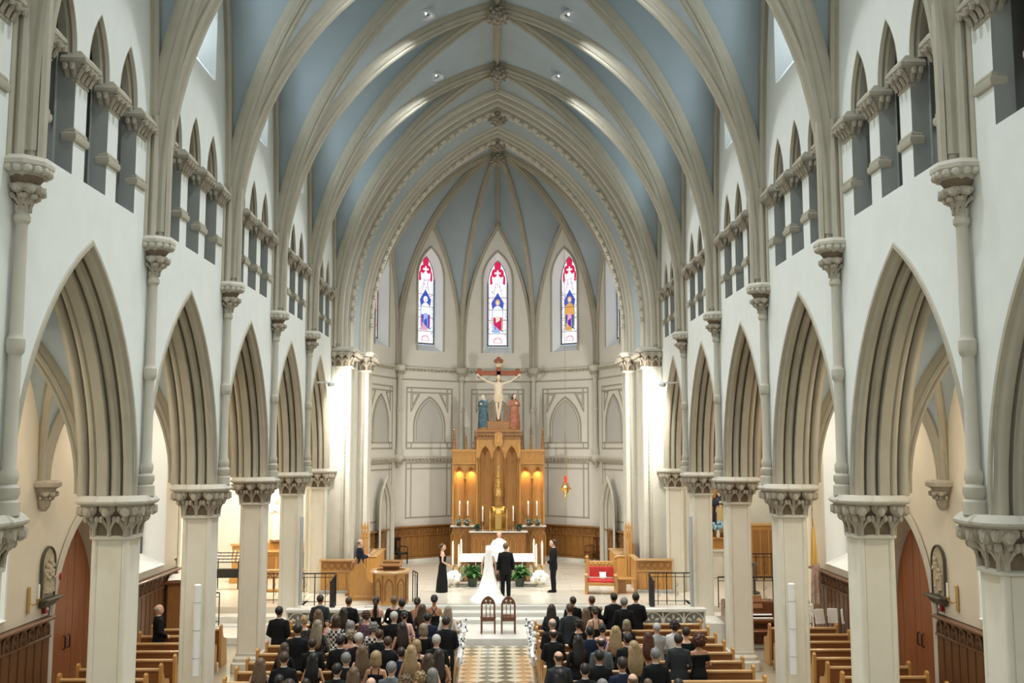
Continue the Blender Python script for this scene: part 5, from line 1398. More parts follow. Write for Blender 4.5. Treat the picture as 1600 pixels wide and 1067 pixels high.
# ================================================================ PEOPLE
SKIN = {'fair': mat('skin_fair', (.68, .42, .30), .5), 'tan': mat('skin_tan', (.50, .27, .16), .5), 'deep': mat('skin_deep', (.16, .075, .045), .5)}
HAIRC = {'black': (.010, .008, .007), 'dark brown': (.028, .016, .010), 'brown': (.075, .038, .018), 'light brown': (.17, .10, .052), 'blond': (.42, .29, .14), 'ash blond': (.34, .27, .18), 'grey': (.26, .25, .24), 'white': (.62, .60, .56), 'auburn': (.10, .028, .012)}
HM = {k: mat('hair_' + k.replace(' ', '_'), v, .5, vary=.62, scale=30, stretch=(3, 3, .5)) for k, v in HAIRC.items()}
CLC = {'black': (.008, .009, .010), 'charcoal': (.030, .036, .040), 'navy': (.012, .018, .042), 'grey': (.11, .13, .14), 'light grey': (.36, .37, .36), 'royal blue': (.03, .08, .42), 'peach': (.60, .34, .24), 'pink': (.72, .46, .42), 'white': (.72, .71, .68), 'dark teal': (.012, .03, .04), 'coral': (.62, .22, .16)}
CM = {k: mat('cloth_' + k.replace(' ', '_'), v, .8, spec=.2) for k, v in CLC.items()}
def pattern(name, a, b_, scale, kind='VORONOI'):
    m = mat(name, a, .8); nt = m.node_tree; bs = nt.nodes['Principled BSDF']
    tc = nt.nodes.new('ShaderNodeTexCoord'); v = nt.nodes.new('ShaderNodeTexVoronoi' if kind == 'VORONOI' else 'ShaderNodeTexChecker')
    v.inputs['Scale'].default_value = scale; nt.links.new(tc.outputs['Object'], v.inputs['Vector'])
    r = nt.nodes.new('ShaderNodeMixRGB'); r.inputs[1].default_value = tuple(a) + (1,); r.inputs[2].default_value = tuple(b_) + (1,)
    if kind == 'VORONOI':
        c = nt.nodes.new('ShaderNodeMath'); c.operation = 'GREATER_THAN'; c.inputs[1].default_value = .42
        nt.links.new(v.outputs['Distance'], c.inputs[0]); nt.links.new(c.outputs[0], r.inputs[0])
    else: nt.links.new(v.outputs['Fac'], r.inputs[0])
    nt.links.new(r.outputs[0], bs.inputs['Base Color']); return m
CM['black and white patterned'] = pattern('cloth_geometric', (.02, .02, .02), (.75, .75, .72), 16, 'CHECKER')
CM['floral'] = pattern('cloth_floral', (.10, .09, .08), (.012, .012, .014), 22)
CM['purple floral'] = pattern('cloth_purple_floral', (.30, .16, .24), (.05, .03, .05), 24)
MATS['shirt_white'] = CM['white']
def fuse(mb, name, vox, smooth=3):
    me = bpy.data.meshes.new('tmp'); me.from_pydata(mb.v, [], mb.f)
    bm = bmesh.new(); bm.from_mesh(me); bmesh.ops.recalc_face_normals(bm, faces=bm.faces); bm.to_mesh(me); bm.free()
    o = bpy.data.objects.new('tmp', me); COL.objects.link(o)
    m = o.modifiers.new('r', 'REMESH'); m.mode = 'VOXEL'; m.voxel_size = vox; m.use_smooth_shade = True
    if smooth: s = o.modifiers.new('s', 'SMOOTH'); s.factor = .5; s.iterations = smooth
    dg = bpy.context.evaluated_depsgraph_get(); r = bpy.data.meshes.new_from_object(o.evaluated_get(dg)); r.name = name
    bpy.data.objects.remove(o); bpy.data.meshes.remove(me)
    r.polygons.foreach_set('use_smooth', [True] * len(r.polygons)); r.materials.clear(); r.materials.append(None)
    return r
TOR = {'m': [(.84, .155, .115, 0), (.94, .172, .122, 0), (1.08, .152, .108, .005), (1.25, .172, .118, .0), (1.37, .188, .116, -.005), (1.45, .165, .09, -.012), (1.50, .07, .065, -.012)],
       'f': [(.84, .165, .12, 0), (.94, .182, .128, -.004), (1.10, .128, .098, .004), (1.25, .145, .118, .012), (1.36, .162, .105, 0), (1.44, .142, .082, -.01), (1.50, .055, .055, -.01)]}
SHX = {'m': .19, 'f': .162}
ARM = {'down': ((.245, -.03, 1.14), (.25, .03, .90)), 'front': ((.25, -.03, 1.15), (.07, .19, 1.0)), 'hold': ((.24, .0, 1.16), (.13, .26, 1.2)), 'cross': ((.47, .02, 1.52), (.76, .0, 1.72)), 'pray': ((.22, .02, 1.16), (.03, .17, 1.26)), 'open': ((.27, .02, 1.16), (.30, .24, 1.18))}
def ring(z, rx, ry, y, n=16): return [(rx * math.cos(2 * PI * j / n), y + ry * math.sin(2 * PI * j / n), z) for j in range(n)]
def torso(b, sex, g=0.0, z0=.8, z1=1.6):
    T_ = [t for t in TOR[sex] if z0 - .05 <= t[0] <= z1]
    b.loft([ring(z, rx + g, ry + g, y) for z, rx, ry, y in T_])
def arms(b, sex, pose, g=0.0, upto=1.0, n=8):
    for s in (-1, 1):
        e, w_ = ARM[pose if isinstance(pose, str) else pose[0 if s < 0 else 1]]
        sh = Vector((s * (SHX[sex] - .015), -.01, 1.425)); e = Vector((s * e[0], e[1], e[2])); w_ = Vector((s * w_[0], w_[1], w_[2]))
        k = .86 if sex == 'f' else 1.0
        pts = [sh - Vector((s * .05, 0, 0)), sh, sh.lerp(e, .5), e]; rr_ = [.05, .056, .047, .041]
        if upto > .5: pts += [e.lerp(w_, .35), e.lerp(w_, upto)]; rr_ += [.041, .029 if upto >= 1 else .034]
        b.tube([tuple(p) for p in pts], [x * k + g for x in rr_], n)
def hands(b, sex, pose):
    for s in (-1, 1):
        e, w_ = ARM[pose if isinstance(pose, str) else pose[0 if s < 0 else 1]]
        e = Vector((s * e[0], e[1], e[2])); w_ = Vector((s * w_[0], w_[1], w_[2]))
        d = (w_ - e).normalized(); up = Vector((0, 0, 1)) if abs(d.z) < .8 else Vector((0, 1, 0))
        u = d.cross(up).normalized(); v = u.cross(d).normalized()
        b.tube([tuple(w_ - d * .02), tuple(w_ + d * .03), tuple(w_ + d * .085)], [.028, .036, .034], 8)
        for i, l in enumerate((.06, .075, .07, .055)):
            o_ = v * (.03 - .02 * i); p0 = w_ + d * .075 + o_; p1 = p0 + d * l * .55 ; p2 = p1 + (d * .7 + u * s * -.5) * l * .5
            b.tube([tuple(p0), tuple(p1), tuple(p2)], [.0105, .010, .008], 6)
        t0 = w_ + d * .03 + v * .03; b.tube([tuple(t0), tuple(t0 + d * .03 + v * .025), tuple(t0 + d * .06 + v * .028)], [.013, .012, .009], 6)
def legs(b, sex, g=0.0, foot=True, z0=.08):
    for s in (-1, 1):
        b.tube([(s * .085, 0, .93), (s * .092, .0, .78), (s * .095, .012, .5), (s * .098, -.006, .3), (s * .098, -.015, z0)], [.085 + g, .082 + g, .058 + g, .054 + g * 1.1, .038 + g * 1.2], 10)
        if foot: b.loft([ring2(s * .1, -.07, .03, .03), ring2(s * .1, -.02, .04, .05), ring2(s * .103, .08, .045, .035), ring2(s * .105, .17, .03, .02)])
def ring2(x, y, rx, rz, n=10): return [(x + rx * math.cos(2 * PI * j / n), y, rz + rz * math.sin(2 * PI * j / n)) for j in range(n)]
def head(b, tilt=0.0):
    M = T(0, 0, 1.56) @ RX(-tilt) @ S(1.09, 1.07, 1.05) @ T(0, 0, -1.56)
    b.tube([(0, -.015, 1.42), (0, -.012, 1.5), (0, -.004, 1.6)], [.062, .054, .055], 10)
    hd = [(1.548, .034, .040, .035), (1.565, .050, .062, .022), (1.60, .064, .082, .008), (1.64, .072, .094, 0), (1.68, .077, .1, -.004), (1.72, .073, .096, -.006), (1.752, .056, .075, -.008), (1.772, .03, .04, -.01), (1.78, .008, .01, -.01)]
    b.loft([ring(z, rx, ry, y) for z, rx, ry, y in hd], True, M)
    b.tube([(0, .092, 1.672), (0, .106, 1.645), (0, .116, 1.628), (0, .095, 1.622)], [.010, .012, .016, .010], 6, M)
    b.tube([(-.024, .086, 1.598), (0, .094, 1.598), (.024, .086, 1.598)], [.006, .010, .006], 5, M)
    for s in (-1, 1):
        b.ball((s * .08, -.008, 1.65), (.012, .024, .034), 6, 5, M=M); b.tube([(s * .012, .098, 1.678), (s * .032, .092, 1.682), (s * .05, .078, 1.674)], .008, 5, M)
def body(sex, pose, vox=.016, tilt=0.0, fingers=False):
    b = MB(); torso(b, sex); arms(b, sex, pose); legs(b, sex); head(b, tilt); hands(b, sex, pose); return fuse(b, 'body_' + sex, vox, 2)
def jacket(sex, pose, vox=.015):
    b = MB(); rs = [(.76, .185, .138, -.002), (.92, .192, .145, 0), (1.08, .175, .132, .005), (1.25, .19, .137, 0), (1.37, .205, .132, -.005), (1.45, .178, .103, -.012), (1.515, .075, .075, -.012)]
    k = 1.0 if sex == 'm' else .9
    b.loft([ring(z, rx * k, ry * k, y) for z, rx, ry, y in rs]); arms(b, sex, pose, .017, .96); return fuse(b, 'jacket', vox, 2)
def trousers(sex='m'):
    b = MB(); b.loft([ring(z, r1, r2, 0) for z, r1, r2 in ((.80, .165, .125), (.9, .18, .132), (1.04, .165, .12))]); legs(b, sex, .022, False, .05); return fuse(b, 'trousers', .016, 2)
def shoes():
    b = MB()
    for s in (-1, 1): b.loft([ring2(s * .1, -.09, .035, .035), ring2(s * .1, -.03, .046, .055), ring2(s * .103, .08, .052, .04), ring2(s * .105, .19, .036, .024)])
    return b.build('shoes', None, link=False)
def dress(kind, hem=.45, flare=.26):
    b = MB(); top = {'tank': 1.37, 'bareback': 1.27, 'sleeve': 1.45, 'offshoulder': 1.36}[kind]
    rs = [(hem, flare, flare * .85, 0), ((hem + .84) / 2, .5 * (flare + .19), .19, 0), (.84, .185, .138, 0), (.94, .195, .143, -.004), (1.10, .142, .112, .004), (1.25, .158, .13, .012)]
    rs += [(z, rx + .012, ry + .012, y) for z, rx, ry, y in TOR['f'] if 1.25 < z <= top]
    if kind == 'tank': rs.append((1.385, .13, .1, 0))
    b.loft([ring(z, rx, ry, y) for z, rx, ry, y in rs])
    if kind == 'sleeve': arms(b, 'f', 'front', .014, .9)
    if kind == 'offshoulder':
        for s in (-1, 1): b.tube([(s * .12, -.01, 1.34), (s * .185, -.02, 1.33), (s * .21, -.02, 1.24)], [.06, .07, .055], 8)
        b.tube([(-.2, -.0, 1.33), (-.1, -.1, 1.36), (0, -.125, 1.36), (.1, -.1, 1.36), (.2, 0, 1.33)], .03, 8)
    r = fuse(b, 'dress', .015, 2)
    return r
def straps(cross=False):
    b = MB()
    for s in (-1, 1):
        x0 = s * .07; x1 = -s * .07 if cross else s * .075
        b.tube([(x1, -.122, 1.25), ((x0 + x1) / 2, -.118, 1.36), (x0, -.072, 1.46), (x0, .0, 1.478), (x0, .07, 1.43), (x0, .115, 1.33)], .011, 5)
    return b.build('straps', None, link=False)
# --- hair shells, built round the standard head
def shell(b, r=(.088, .112, .105), c=(0, -.012, 1.685), cut=None, wob=0.0, seed=0, n=18, m=12):
    rings = []; rnd = random.Random(seed)
    for i in range(m + 1):
        a = -PI / 2 + PI * i / m; rw = []
        for j in range(n):
            t = 2 * PI * j / n; d = Vector((math.cos(a) * math.cos(t), math.cos(a) * math.sin(t), math.sin(a)))
            k = cut(d) if cut else 1.0
            k *= 1 + wob * rnd.uniform(-1, 1)
            rw.append((c[0] + d.x * r[0] * k, c[1] + d.y * r[1] * k, c[2] + d.z * r[2] * k))
        rings.append(rw)
    b.loft(rings)
FACE = lambda d: .62 if (d.y > .30 and d.z < .45) or (d.z < -.35 and d.y > -.2) or (abs(d.x) > .8 and d.z < -.1 and d.y > -.3) else (.97 if d.z < -.6 else 1.0)
def hair(kind):
    b = MB(); b.M = T(0, 0, 1.56) @ S(1.12, 1.08, 1.06) @ T(0, 0, -1.56)
    if kind == 'short': shell(b, cut=FACE, wob=.02)
    if kind == 'balding': shell(b, (.084, .108, .10), cut=lambda d: .62 if d.z > .38 else FACE(d) * .99)
    if kind == 'thinning': shell(b, (.086, .109, .102), cut=lambda d: (.85 if d.z > .55 and d.y < .1 else FACE(d)))
    if kind in ('long', 'longwavy', 'halfup'):
        shell(b, (.094, .118, .11), cut=FACE, wob=.015)
        w = .03 if kind == 'longwavy' else .012; rnd = random.Random(4)
        rs = []
        for z, rx, ry, y in ((1.70, .088, .08, -.04), (1.62, .098, .075, -.055), (1.55, .105, .062, -.075), (1.46, .112, .05, -.105), (1.36, .108, .045, -.125), (1.26, .092, .038, -.13), (1.18, .05, .025, -.128)):
            rs.append([(1.15 * x * (1 + rnd.uniform(-w, w) * 3), yy + rnd.uniform(-w, w) * .4, zz) for x, yy, zz in ring(z, rx, ry, y, 18)])
        b.loft(rs)
        if kind == 'longwavy':
            for i in range(9):
                x = -.1 + .025 * i; b.tube([(x, -.10, 1.56), (x * 1.15 + .012, -.14, 1.45), (x * 1.2 - .012, -.155, 1.34), (x * 1.1 + .012, -.155, 1.24), (x, -.145, 1.15)], [.018, .022, .022, .018, .006], 5)
    if kind == 'bob':
        shell(b, (.098, .118, .112), cut=FACE, wob=.015)
        b.loft([ring(z, rx, ry, y) for z, rx, ry, y in ((1.70, .092, .09, -.03), (1.62, .105, .088, -.035), (1.56, .108, .08, -.04), (1.525, .095, .068, -.045))])
    if kind in ('bun', 'updo'):
        shell(b, (.09, .114, .106), cut=FACE, wob=.015)
        if kind == 'bun': b.ball((0, -.115, 1.66), (.05, .042, .05), 10, 7)
        else:
            for i in range(7): b.ball((.05 * math.cos(i * .9), -.10, 1.66 + .045 * math.sin(i * .9)), (.034, .03, .034), 7, 5)
    if kind == 'ponytail':
        shell(b, (.09, .114, .106), cut=FACE)
        b.tube([(0, -.11, 1.70), (0, -.16, 1.66), (0, -.165, 1.55), (0, -.15, 1.42), (.0, -.145, 1.3), (0, -.14, 1.2)], [.03, .04, .045, .045, .035, .008], 8)
    if kind in ('curly', 'bigcurly'):
        R0 = .105 if kind == 'curly' else .135
        shell(b, (R0, R0 + .015, R0), (0, -.02, 1.68), FACE, .04)
        rnd = random.Random(2)
        for i in range(70 if kind == 'curly' else 110):
            d = Vector((rnd.gauss(0, 1), rnd.gauss(-.3, 1), rnd.gauss(.1, 1))).normalized()
            if FACE(d) < .7: continue
            b.ball((d.x * R0, -.02 + d.y * (R0 + .01), 1.68 + d.z * R0), rnd.uniform(.018, .03), 6, 4)
    return b.build('hair', None, link=False, angle=80)
HAIR = {k: hair(k) for k in ('short', 'balding', 'thinning', 'long', 'longwavy', 'bob', 'bun', 'updo', 'ponytail', 'curly', 'bigcurly')}
b = MB(); b.lathe([(.066, 1.475), (.064, 1.53), (.058, 1.535), (.056, 1.50)], 14, (0, -.012, 0), caps=False); COLLAR = b.build('collar', None, link=False)
BODY = {'m': body('m', 'front', .017), 'f': body('f', 'front', .016)}
JACK = jacket('m', 'front'); TROU = trousers(); SHOE = shoes()
WJACK = jacket('f', 'front')
DRS = {k: dress(k) for k in ('tank', 'bareback', 'sleeve', 'offshoulder')}
STR = straps(); STRX = straps(True)
def person(loc, rz, h, sex, skin, hk, hc, wear, wc, label, group=None, bodym=None, jackm=None, extra=True):
    o = ob('person', bodym or BODY[sex], None, loc, rz, h / 1.78, mt=SKIN[skin])
    tag(o, label, 'person', group)
    if hk: ob('hair', HAIR[hk], o, mt=HM[hc])
    if wear in ('suit', 'vest'):
        ob('suit_jacket', jackm or JACK, o, mt=CM[wc]); ob('trousers', TROU, o, mt=CM[wc if wear == 'suit' else 'black']); ob('shirt_collar', COLLAR, o, mt=CM['white']); ob('shoes', SHOE, o, mt=CM['black'])
    elif wear == 'blouse':
        ob('blouse', jackm or WJACK, o, mt=CM[wc]); ob('trousers', TROU, o, mt=CM['black'])
    elif wear in ('halter', 'cross'):
        ob('dress', DRS['bareback'], o, mt=CM[wc]); ob('straps', STRX if wear == 'cross' else STR, o, mt=CM[wc])
    else:
        ob('dress', DRS[wear], o, mt=CM[wc])
        if wear in ('tank', 'bareback'): ob('straps', STR, o, mt=CM[wc])
    return o
# --- the congregation, seen from behind; (x, y of the head top in the frame, ...)
C_ = [
 (500.8,929,'m','fair','short','dark brown','suit','charcoal'), (545,932.5,'m','fair','short','brown','suit','black'), (497.6,952,'f','fair','long','light brown','sleeve','black'),
 (476,961,'f','fair','updo','blond','sleeve','floral'), (465.5,974,'m','tan','short','black','suit','black'), (497,968.5,'f','fair','long','ash blond','sleeve','floral'),
 (526,961.5,'f','fair','bob','brown','sleeve','black and white patterned'), (537.4,949,'f','fair','long','dark brown','tank','black'), (548,970,'f','fair','bob','grey','sleeve','black'),
 (547.7,984,'f','fair','curly','ash blond','sleeve','peach'), (532,992,'m','tan','short','black','suit','black'), (488,997,'m','fair','short','dark brown','suit','black'),
 (445,1004,'f','fair','long','brown','sleeve','black'), (444,1018,'m','fair','short','brown','suit','black'), (490,1020,'f','tan','longwavy','black','bareback','black'),
 (541,1019,'m','fair','short','grey','suit','black'), (527,1036,'m','fair','short','black','suit','black'), (407,1028,'f','fair','longwavy','light brown','tank','black'),
 (436.6,1054,'f','fair','updo','black','tank','black'), (452,1061,'f','fair','bob','dark brown','sleeve','black'), (478,1060,'f','fair','bun','dark brown','tank','black'),
 (588,932,'f','fair','ponytail','black','halter','black'), (616,931,'f','fair','updo','light brown','sleeve','black'), (628,935,'m','fair','short','black','suit','black'),
 (652,933,'f','tan','bun','dark brown','halter','peach'), (660,944,'f','fair','long','brown','sleeve','floral'), (678.6,929,'f','tan','bun','black','cross','black'),
 (700,947,'f','fair','long','ash blond','blouse','white'), (616,955,'m','fair','short','white','suit','black'), (632,955,'f','fair','bun','black','sleeve','pink'),
 (573,954,'f','fair','curly','brown','sleeve','purple floral'), (668,957,'m','fair','short','black','suit','navy'), (697,962,'m','fair','short','dark brown','suit','black'),
 (584,972,'f','fair','curly','grey','sleeve','black and white patterned'), (628.6,972,'f','tan','long','dark brown','tank','black'), (593,983,'m','fair','short','brown','suit','black'),
 (561,988,'m','fair','short','white','suit','black'), (662,974,'f','fair','bob','ash blond','sleeve','black'), (682,991,'m','fair','short','white','suit','black'),
 (606,994,'m','fair','short','brown','suit','black'), (651,999,'f','fair','bob','blond','tank','black'), (566,1008,'f','fair','longwavy','light brown','bareback','peach'),
 (588,1017,'f','tan','bob','blond','tank','black'), (627,1011,'m','fair','short','dark brown','suit','navy'), (643,1008,'f','tan','longwavy','blond','bareback','peach'),
 (670,1021,'f','fair','longwavy','brown','tank','black'), (686,1013.5,'f','tan','long','dark brown','tank','black'), (612,1033,'m','fair','short','grey','suit','grey'),
 (553,1042,'f','fair','longwavy','light brown','sleeve','black'), (580,1058,'m','fair','balding','grey','suit','black'), (634,1054.5,'f','fair','curly','light brown','sleeve','black'),
 (676,1044,'f','fair','bob','grey','sleeve','coral'), (657,1049,'f','fair','curly','blond','sleeve','coral'),
 (862,944,'f','fair','long','dark brown','blouse','dark teal'), (895,932,'m','fair','short','dark brown','suit','black'), (890,943,'m','fair','short','brown','suit','charcoal'),
 (924.5,931,'m','fair','short','auburn','suit','black'), (915,949.6,'f','fair','longwavy','light brown','sleeve','black'), (930,947,'f','fair','bun','dark brown','halter','black'),
 (959,926,'m','fair','short','black','suit','black'), (975,933,'m','fair','short','grey','suit','black'), (863,966,'m','fair','balding','grey','suit','black'),
 (903.5,967.5,'f','fair','curly','dark brown','sleeve','black'), (865,983,'m','fair','thinning','dark brown','suit','black'), (922,978,'m','tan','short','black','suit','navy'),
 (941,974,'f','fair','updo','black','tank','royal blue'), (962,978,'f','fair','long','blond','halter','black'), (979,968,'f','fair','bob','ash blond','sleeve','black'),
 (981,989,'m','tan','short','black','suit','black'), (939,996,'m','fair','thinning','dark brown','vest','grey'), (936,1015,'m','tan','short','black','suit','black'),
 (872.5,1017,'m','fair','balding','brown','suit','charcoal'), (914,1036,'m','fair','short','black','suit','black'), (972,1026,'m','tan','short','dark brown','suit','navy'),
 (875,1045,'f','fair','long','black','sleeve','black'), (941,1061,'f','fair','bob','grey','sleeve','black'), (993.4,926,'m','fair','short','dark brown','suit','black'),
 (990,1001,'f','fair','longwavy','blond','sleeve','black'), (1012.7,987,'f','fair','long','auburn','sleeve','peach'), (1026,973,'m','fair','short','white','suit','light grey'),
 (1054,969.6,'f','fair','curly','dark brown','blouse','white'), (1072,979,'f','fair','short','dark brown','sleeve','black'), (1060,990,'m','fair','short','dark brown','suit','charcoal'),
 (1091,991,'f','tan','bigcurly','auburn','offshoulder','black'), (1023.7,1012,'m','fair','short','grey','suit','black'), (988.6,1052,'m','fair','balding','light brown','suit','black'),
 (1012,1060,'f','fair','short','light brown','sleeve','black'), (1059.6,1060,'m','fair','short','black','suit','black'), (903,992,'f','fair','long','black','sleeve','black'),
]
STAND = [y - .31 for y in PEWY] + [PEWY[-1] - .92 - .31]
placed = []; rows = {}
for (px, py, sex, sk, hk, hc, we, wc) in C_:
    nom, lo, hi = (1.77, 1.58, 1.97) if sex == 'm' else (1.65, 1.46, 1.84)
    cand = sorted(range(len(STAND)), key=lambda k: abs(at(px, py, Y=STAND[k]).z - nom))
    best = cand[0]
    for k in cand[:3]:
        P = at(px, py, Y=STAND[k])
        if lo <= P.z <= hi and all(abs(abs(P.x) - q[0]) > .40 for q in rows.get((k, px > 779), [])): best = k; break
    P = at(px, py, Y=STAND[best]); rows.setdefault((best, px > 779), []).append((abs(P.x), [px, py, best, sex, sk, hk, hc, we, wc]))
ORDN = ['nearest the aisle', 'second from the aisle', 'third from the aisle', 'fourth from the aisle', 'fifth from the aisle', 'sixth from the aisle', 'seventh from the aisle', 'eighth from the aisle', 'ninth from the aisle', 'tenth from the aisle', 'eleventh from the aisle', 'twelfth from the aisle']
HN = {'short': '%s hair', 'balding': 'balding head', 'thinning': 'thinning %s hair', 'long': 'long %s hair', 'longwavy': 'wavy %s hair', 'bob': '%s bob', 'bun': '%s bun', 'updo': '%s updo', 'ponytail': '%s ponytail', 'curly': 'curly %s hair', 'bigcurly': 'big %s curls'}
WN = {'suit': '%s suit', 'vest': '%s waistcoat', 'blouse': '%s top', 'halter': 'backless %s dress', 'cross': 'cross-back %s dress', 'tank': 'sleeveless %s dress', 'bareback': 'low-backed %s dress', 'sleeve': '%s dress', 'offshoulder': 'off-shoulder %s dress'}
rnd = random.Random(11)
for (k, right), lst in rows.items():
    lst.sort(key=lambda q: q[0]); prev = None; off = 0
    for i, (ax, p) in enumerate(lst):
        near = prev is not None and ax - prev < .38
        off = (.08 if off <= 0 else -.08) if near else 0.0
        Y = STAND[k] + off + rnd.uniform(-.02, .02); P = at(p[0], p[1], Y=Y)
        prev = ax
        lab = '%s, %s, %s %s row, %s' % ((HN[p[5]] % p[6]) if '%s' in HN[p[5]] else HN[p[5]], WN[p[7]] % p[8], NTH[k] if k < 12 else 'last', 'right' if right else 'left', ORDN[i])
        person((P.x, Y, 0), R_(rnd.uniform(-12, 12)), min(1.93, max(1.42, P.z * .992)), p[3], p[4], p[5], p[6], p[7], p[8], lab, 'wedding guests')
# guests away from the pews
P = at(436.6, 948, Z=1.80); person((P.x, P.y, 0), R_(-4), 1.80, 'm', 'tan', 'short', 'black', 'suit', 'black', 'person in a black suit standing alone beside the fourth left column', 'wedding guests')
P = at(249, 945, Z=1.76); person((P.x, P.y, 0), R_(-62), 1.76, 'm', 'fair', 'balding', 'white', 'suit', 'black', 'bald person in a dark suit standing in the left side aisle', 'wedding guests')
# --- wedding party (finer meshes, own poses)
BG = body('m', 'down', .010); JG = jacket('m', 'down', .011)
P = at(790, 934, Z=.6); person((P.x, P.y, .6), R_(4), 1.80, 'm', 'fair', 'short', 'light brown', 'suit', 'black', 'groom in a black suit standing before the altar', bodym=BG, jackm=JG)
BF = body('m', 'front', .010, tilt=14)
o = person((1.97, 35.35, .6), R_(78), 1.80, 'm', 'fair', 'short', 'dark brown', 'suit', 'black', 'best man in a black suit with bowed head, right of the altar', bodym=BF)
BW = body('f', 'front', .010, tilt=6)
o = person((-1.9, 35.42, .6), R_(-80), 1.66, 'f', 'fair', 'updo', 'brown', 'bareback', 'black', 'bridesmaid in a long black gown holding her hands, left of the altar', bodym=BW)
for c in list(o.children):
    if c.name.startswith('dress'): bpy.data.objects.remove(c)
def gown(name, rs, m, par):
    b = MB(); rings = []
    for z, rx, ry, y, fold in rs: rings.append([(rx * (1 + fold * math.sin(11 * t)) * math.cos(t), y + ry * (1 + fold * math.sin(11 * t)) * math.sin(t), z) for t in [2 * PI * j / 44 for j in range(44)]])
    b.loft(rings); q = b.build(name, None, link=False, angle=70); q.materials.append(None); return ob(name, q, par, mt=m)
gown('gown', [(.0, .25, .22, -.02, .05), (.4, .23, .20, -.01, .04), (.84, .195, .148, 0, .02), (.95, .198, .146, 0, 0), (1.10, .142, .112, .004, 0), (1.25, .158, .132, .012, 0), (1.33, .165, .125, .008, 0)], CM['black'], o)
BB = body('f', 'down', .010)
P = at(763, 924, Z=.6)
o = ob('person', BB, None, (-.27, 34.15, .6), R_(-3), 1.70 / 1.78, mt=SKIN['fair']); tag(o, 'bride in a white gown with train and long veil', 'person')
ob('hair', HAIR['bun'], o, mt=HM['dark brown'])
gown('gown', [(.0, .62, .80, -.45, .04), (.03, .60, .76, -.42, .04), (.16, .44, .52, -.22, .045), (.45, .31, .34, -.09, .04), (.84, .20, .155, 0, .02), (.95, .198, .148, 0, .0), (1.10, .142, .114, .004, 0), (1.25, .158, .132, .012, 0), (1.36, .168, .115, 0, 0)], 'bridal', o)
b = MB()
for s in (-1, 1): b.tube([(s * .10, -.10, 1.33), (s * .105, -.07, 1.43), (s * .1, .0, 1.472), (s * .1, .1, 1.36)], [.022, .024, .024, .02], 6)
q = b.build('straps', None, link=False); q.materials.append(None); ob('straps', q, o, mt='bridal')
b = MB(); rings = []
for z, w, y in ((1.82, .06, -.06), (1.79, .10, -.12), (1.72, .11, -.165), (1.6, .115, -.175), (1.4, .135, -.19), (1.1, .16, -.21), (.8, .19, -.26), (.5, .24, -.40), (.2, .31, -.66), (.05, .36, -.95)):
    rings.append([(w * math.sin(t), y - .03 * math.cos(t) + .008 * math.sin(9 * t), z) for t in [R_(-80 + 10 * k) for k in range(17)]] + [(w * .96 * math.sin(t), y + .012 - .03 * math.cos(t), z) for t in [R_(80 - 10 * k) for k in range(17)]])
b.loft(rings); q = b.build('veil', None, link=False, angle=80); q.materials.append(None); ob('veil', q, o, mt='veil')
BP = body('m', 'open', .010)
o = ob('person', BP, None, (.08, 38.95, .64), R_(180), 1.74 / 1.78, mt=SKIN['fair']); tag(o, 'priest in white vestments standing behind the altar', 'person')
ob('hair', HAIR['balding'], o, mt=HM['white'])
b = MB(); b.loft([ring(z, rx, ry, y) for z, rx, ry, y in ((.1, .34, .26, 0), (.6, .38, .25, 0), (1.05, .40, .22, .03), (1.3, .29, .17, .01), (1.43, .21, .125, -.005), (1.52, .09, .09, -.01))])
for s in (-1, 1): b.tube([(s * .17, 0, 1.42), (s * .27, .02, 1.16), (s * .295, .18, 1.16)], [.08, .12, .11], 8)
ob('vestment', fuse(b, 'vestment', .014, 3), o, mt='white_cloth')
b = MB()
for s in (-1, 1): b.tube([(s * .05, -.1, 1.52), (s * .07, .06, 1.50), (s * .07, .165, 1.36), (s * .07, .24, 1.1), (s * .07, .265, .5)], .022, 6)
q = b.build('stole', None, link=False); q.materials.append(None); ob('stole', q, o, mt='petal')
BR = body('m', 'hold', .010)
o = person((-4.72, 35.0, .72), R_(-68), 1.72, 'm', 'fair', 'balding', 'grey', 'suit', 'navy', 'reader in a navy suit holding an open book, left choir stalls', bodym=BR, jackm=jacket('m', 'hold', .011))
b = MB()
for s in (-1, 1): b.loft([[(0, .0, 0), (s * .17, 0, .01), (s * .17, .22, .10), (0, .22, .09)], [(0, .0, .02), (s * .17, 0, .025), (s * .17, .22, .115), (0, .22, .11)]])
bk = b.build('hymn_book', 'oak_edge'); bk.location = (-4.36, 35.13, 1.90); bk.rotation_euler = (R_(25), 0, R_(-68)); tag(bk, 'open book in the hands of the reader in navy', 'book')
b = MB(); b.cbox((0, 0, .06), (.9, .9, .12), .01); b.build('reader_dais', 'oak', fl, loc=(-4.7, 35.0, .6))
# girl carried on an arm
P = at(511, 970, Y=STAND[2] - .25)
GIRL = body('f', 'hold', .018); o = ob('person', GIRL, None, (P.x, STAND[2] - .2, P.z - .98), R_(150), .98 / 1.78, mt=SKIN['fair']); tag(o, 'small girl in a pale pink dress held up among the left pews', 'person', 'wedding guests')
ob('hair', HAIR['curly'], o, mt=HM['dark brown'], scale=1.0); ob('dress', DRS['tank'], o, mt=CM['pink'])
P = at(938, 944, Y=STAND[0] - .05); o = person((P.x, STAND[0] + .16, 0), 0, 1.42, 'm', 'fair', 'short', 'blond', 'suit', 'black', 'blond boy in a dark jacket among the front right guests', 'wedding guests')
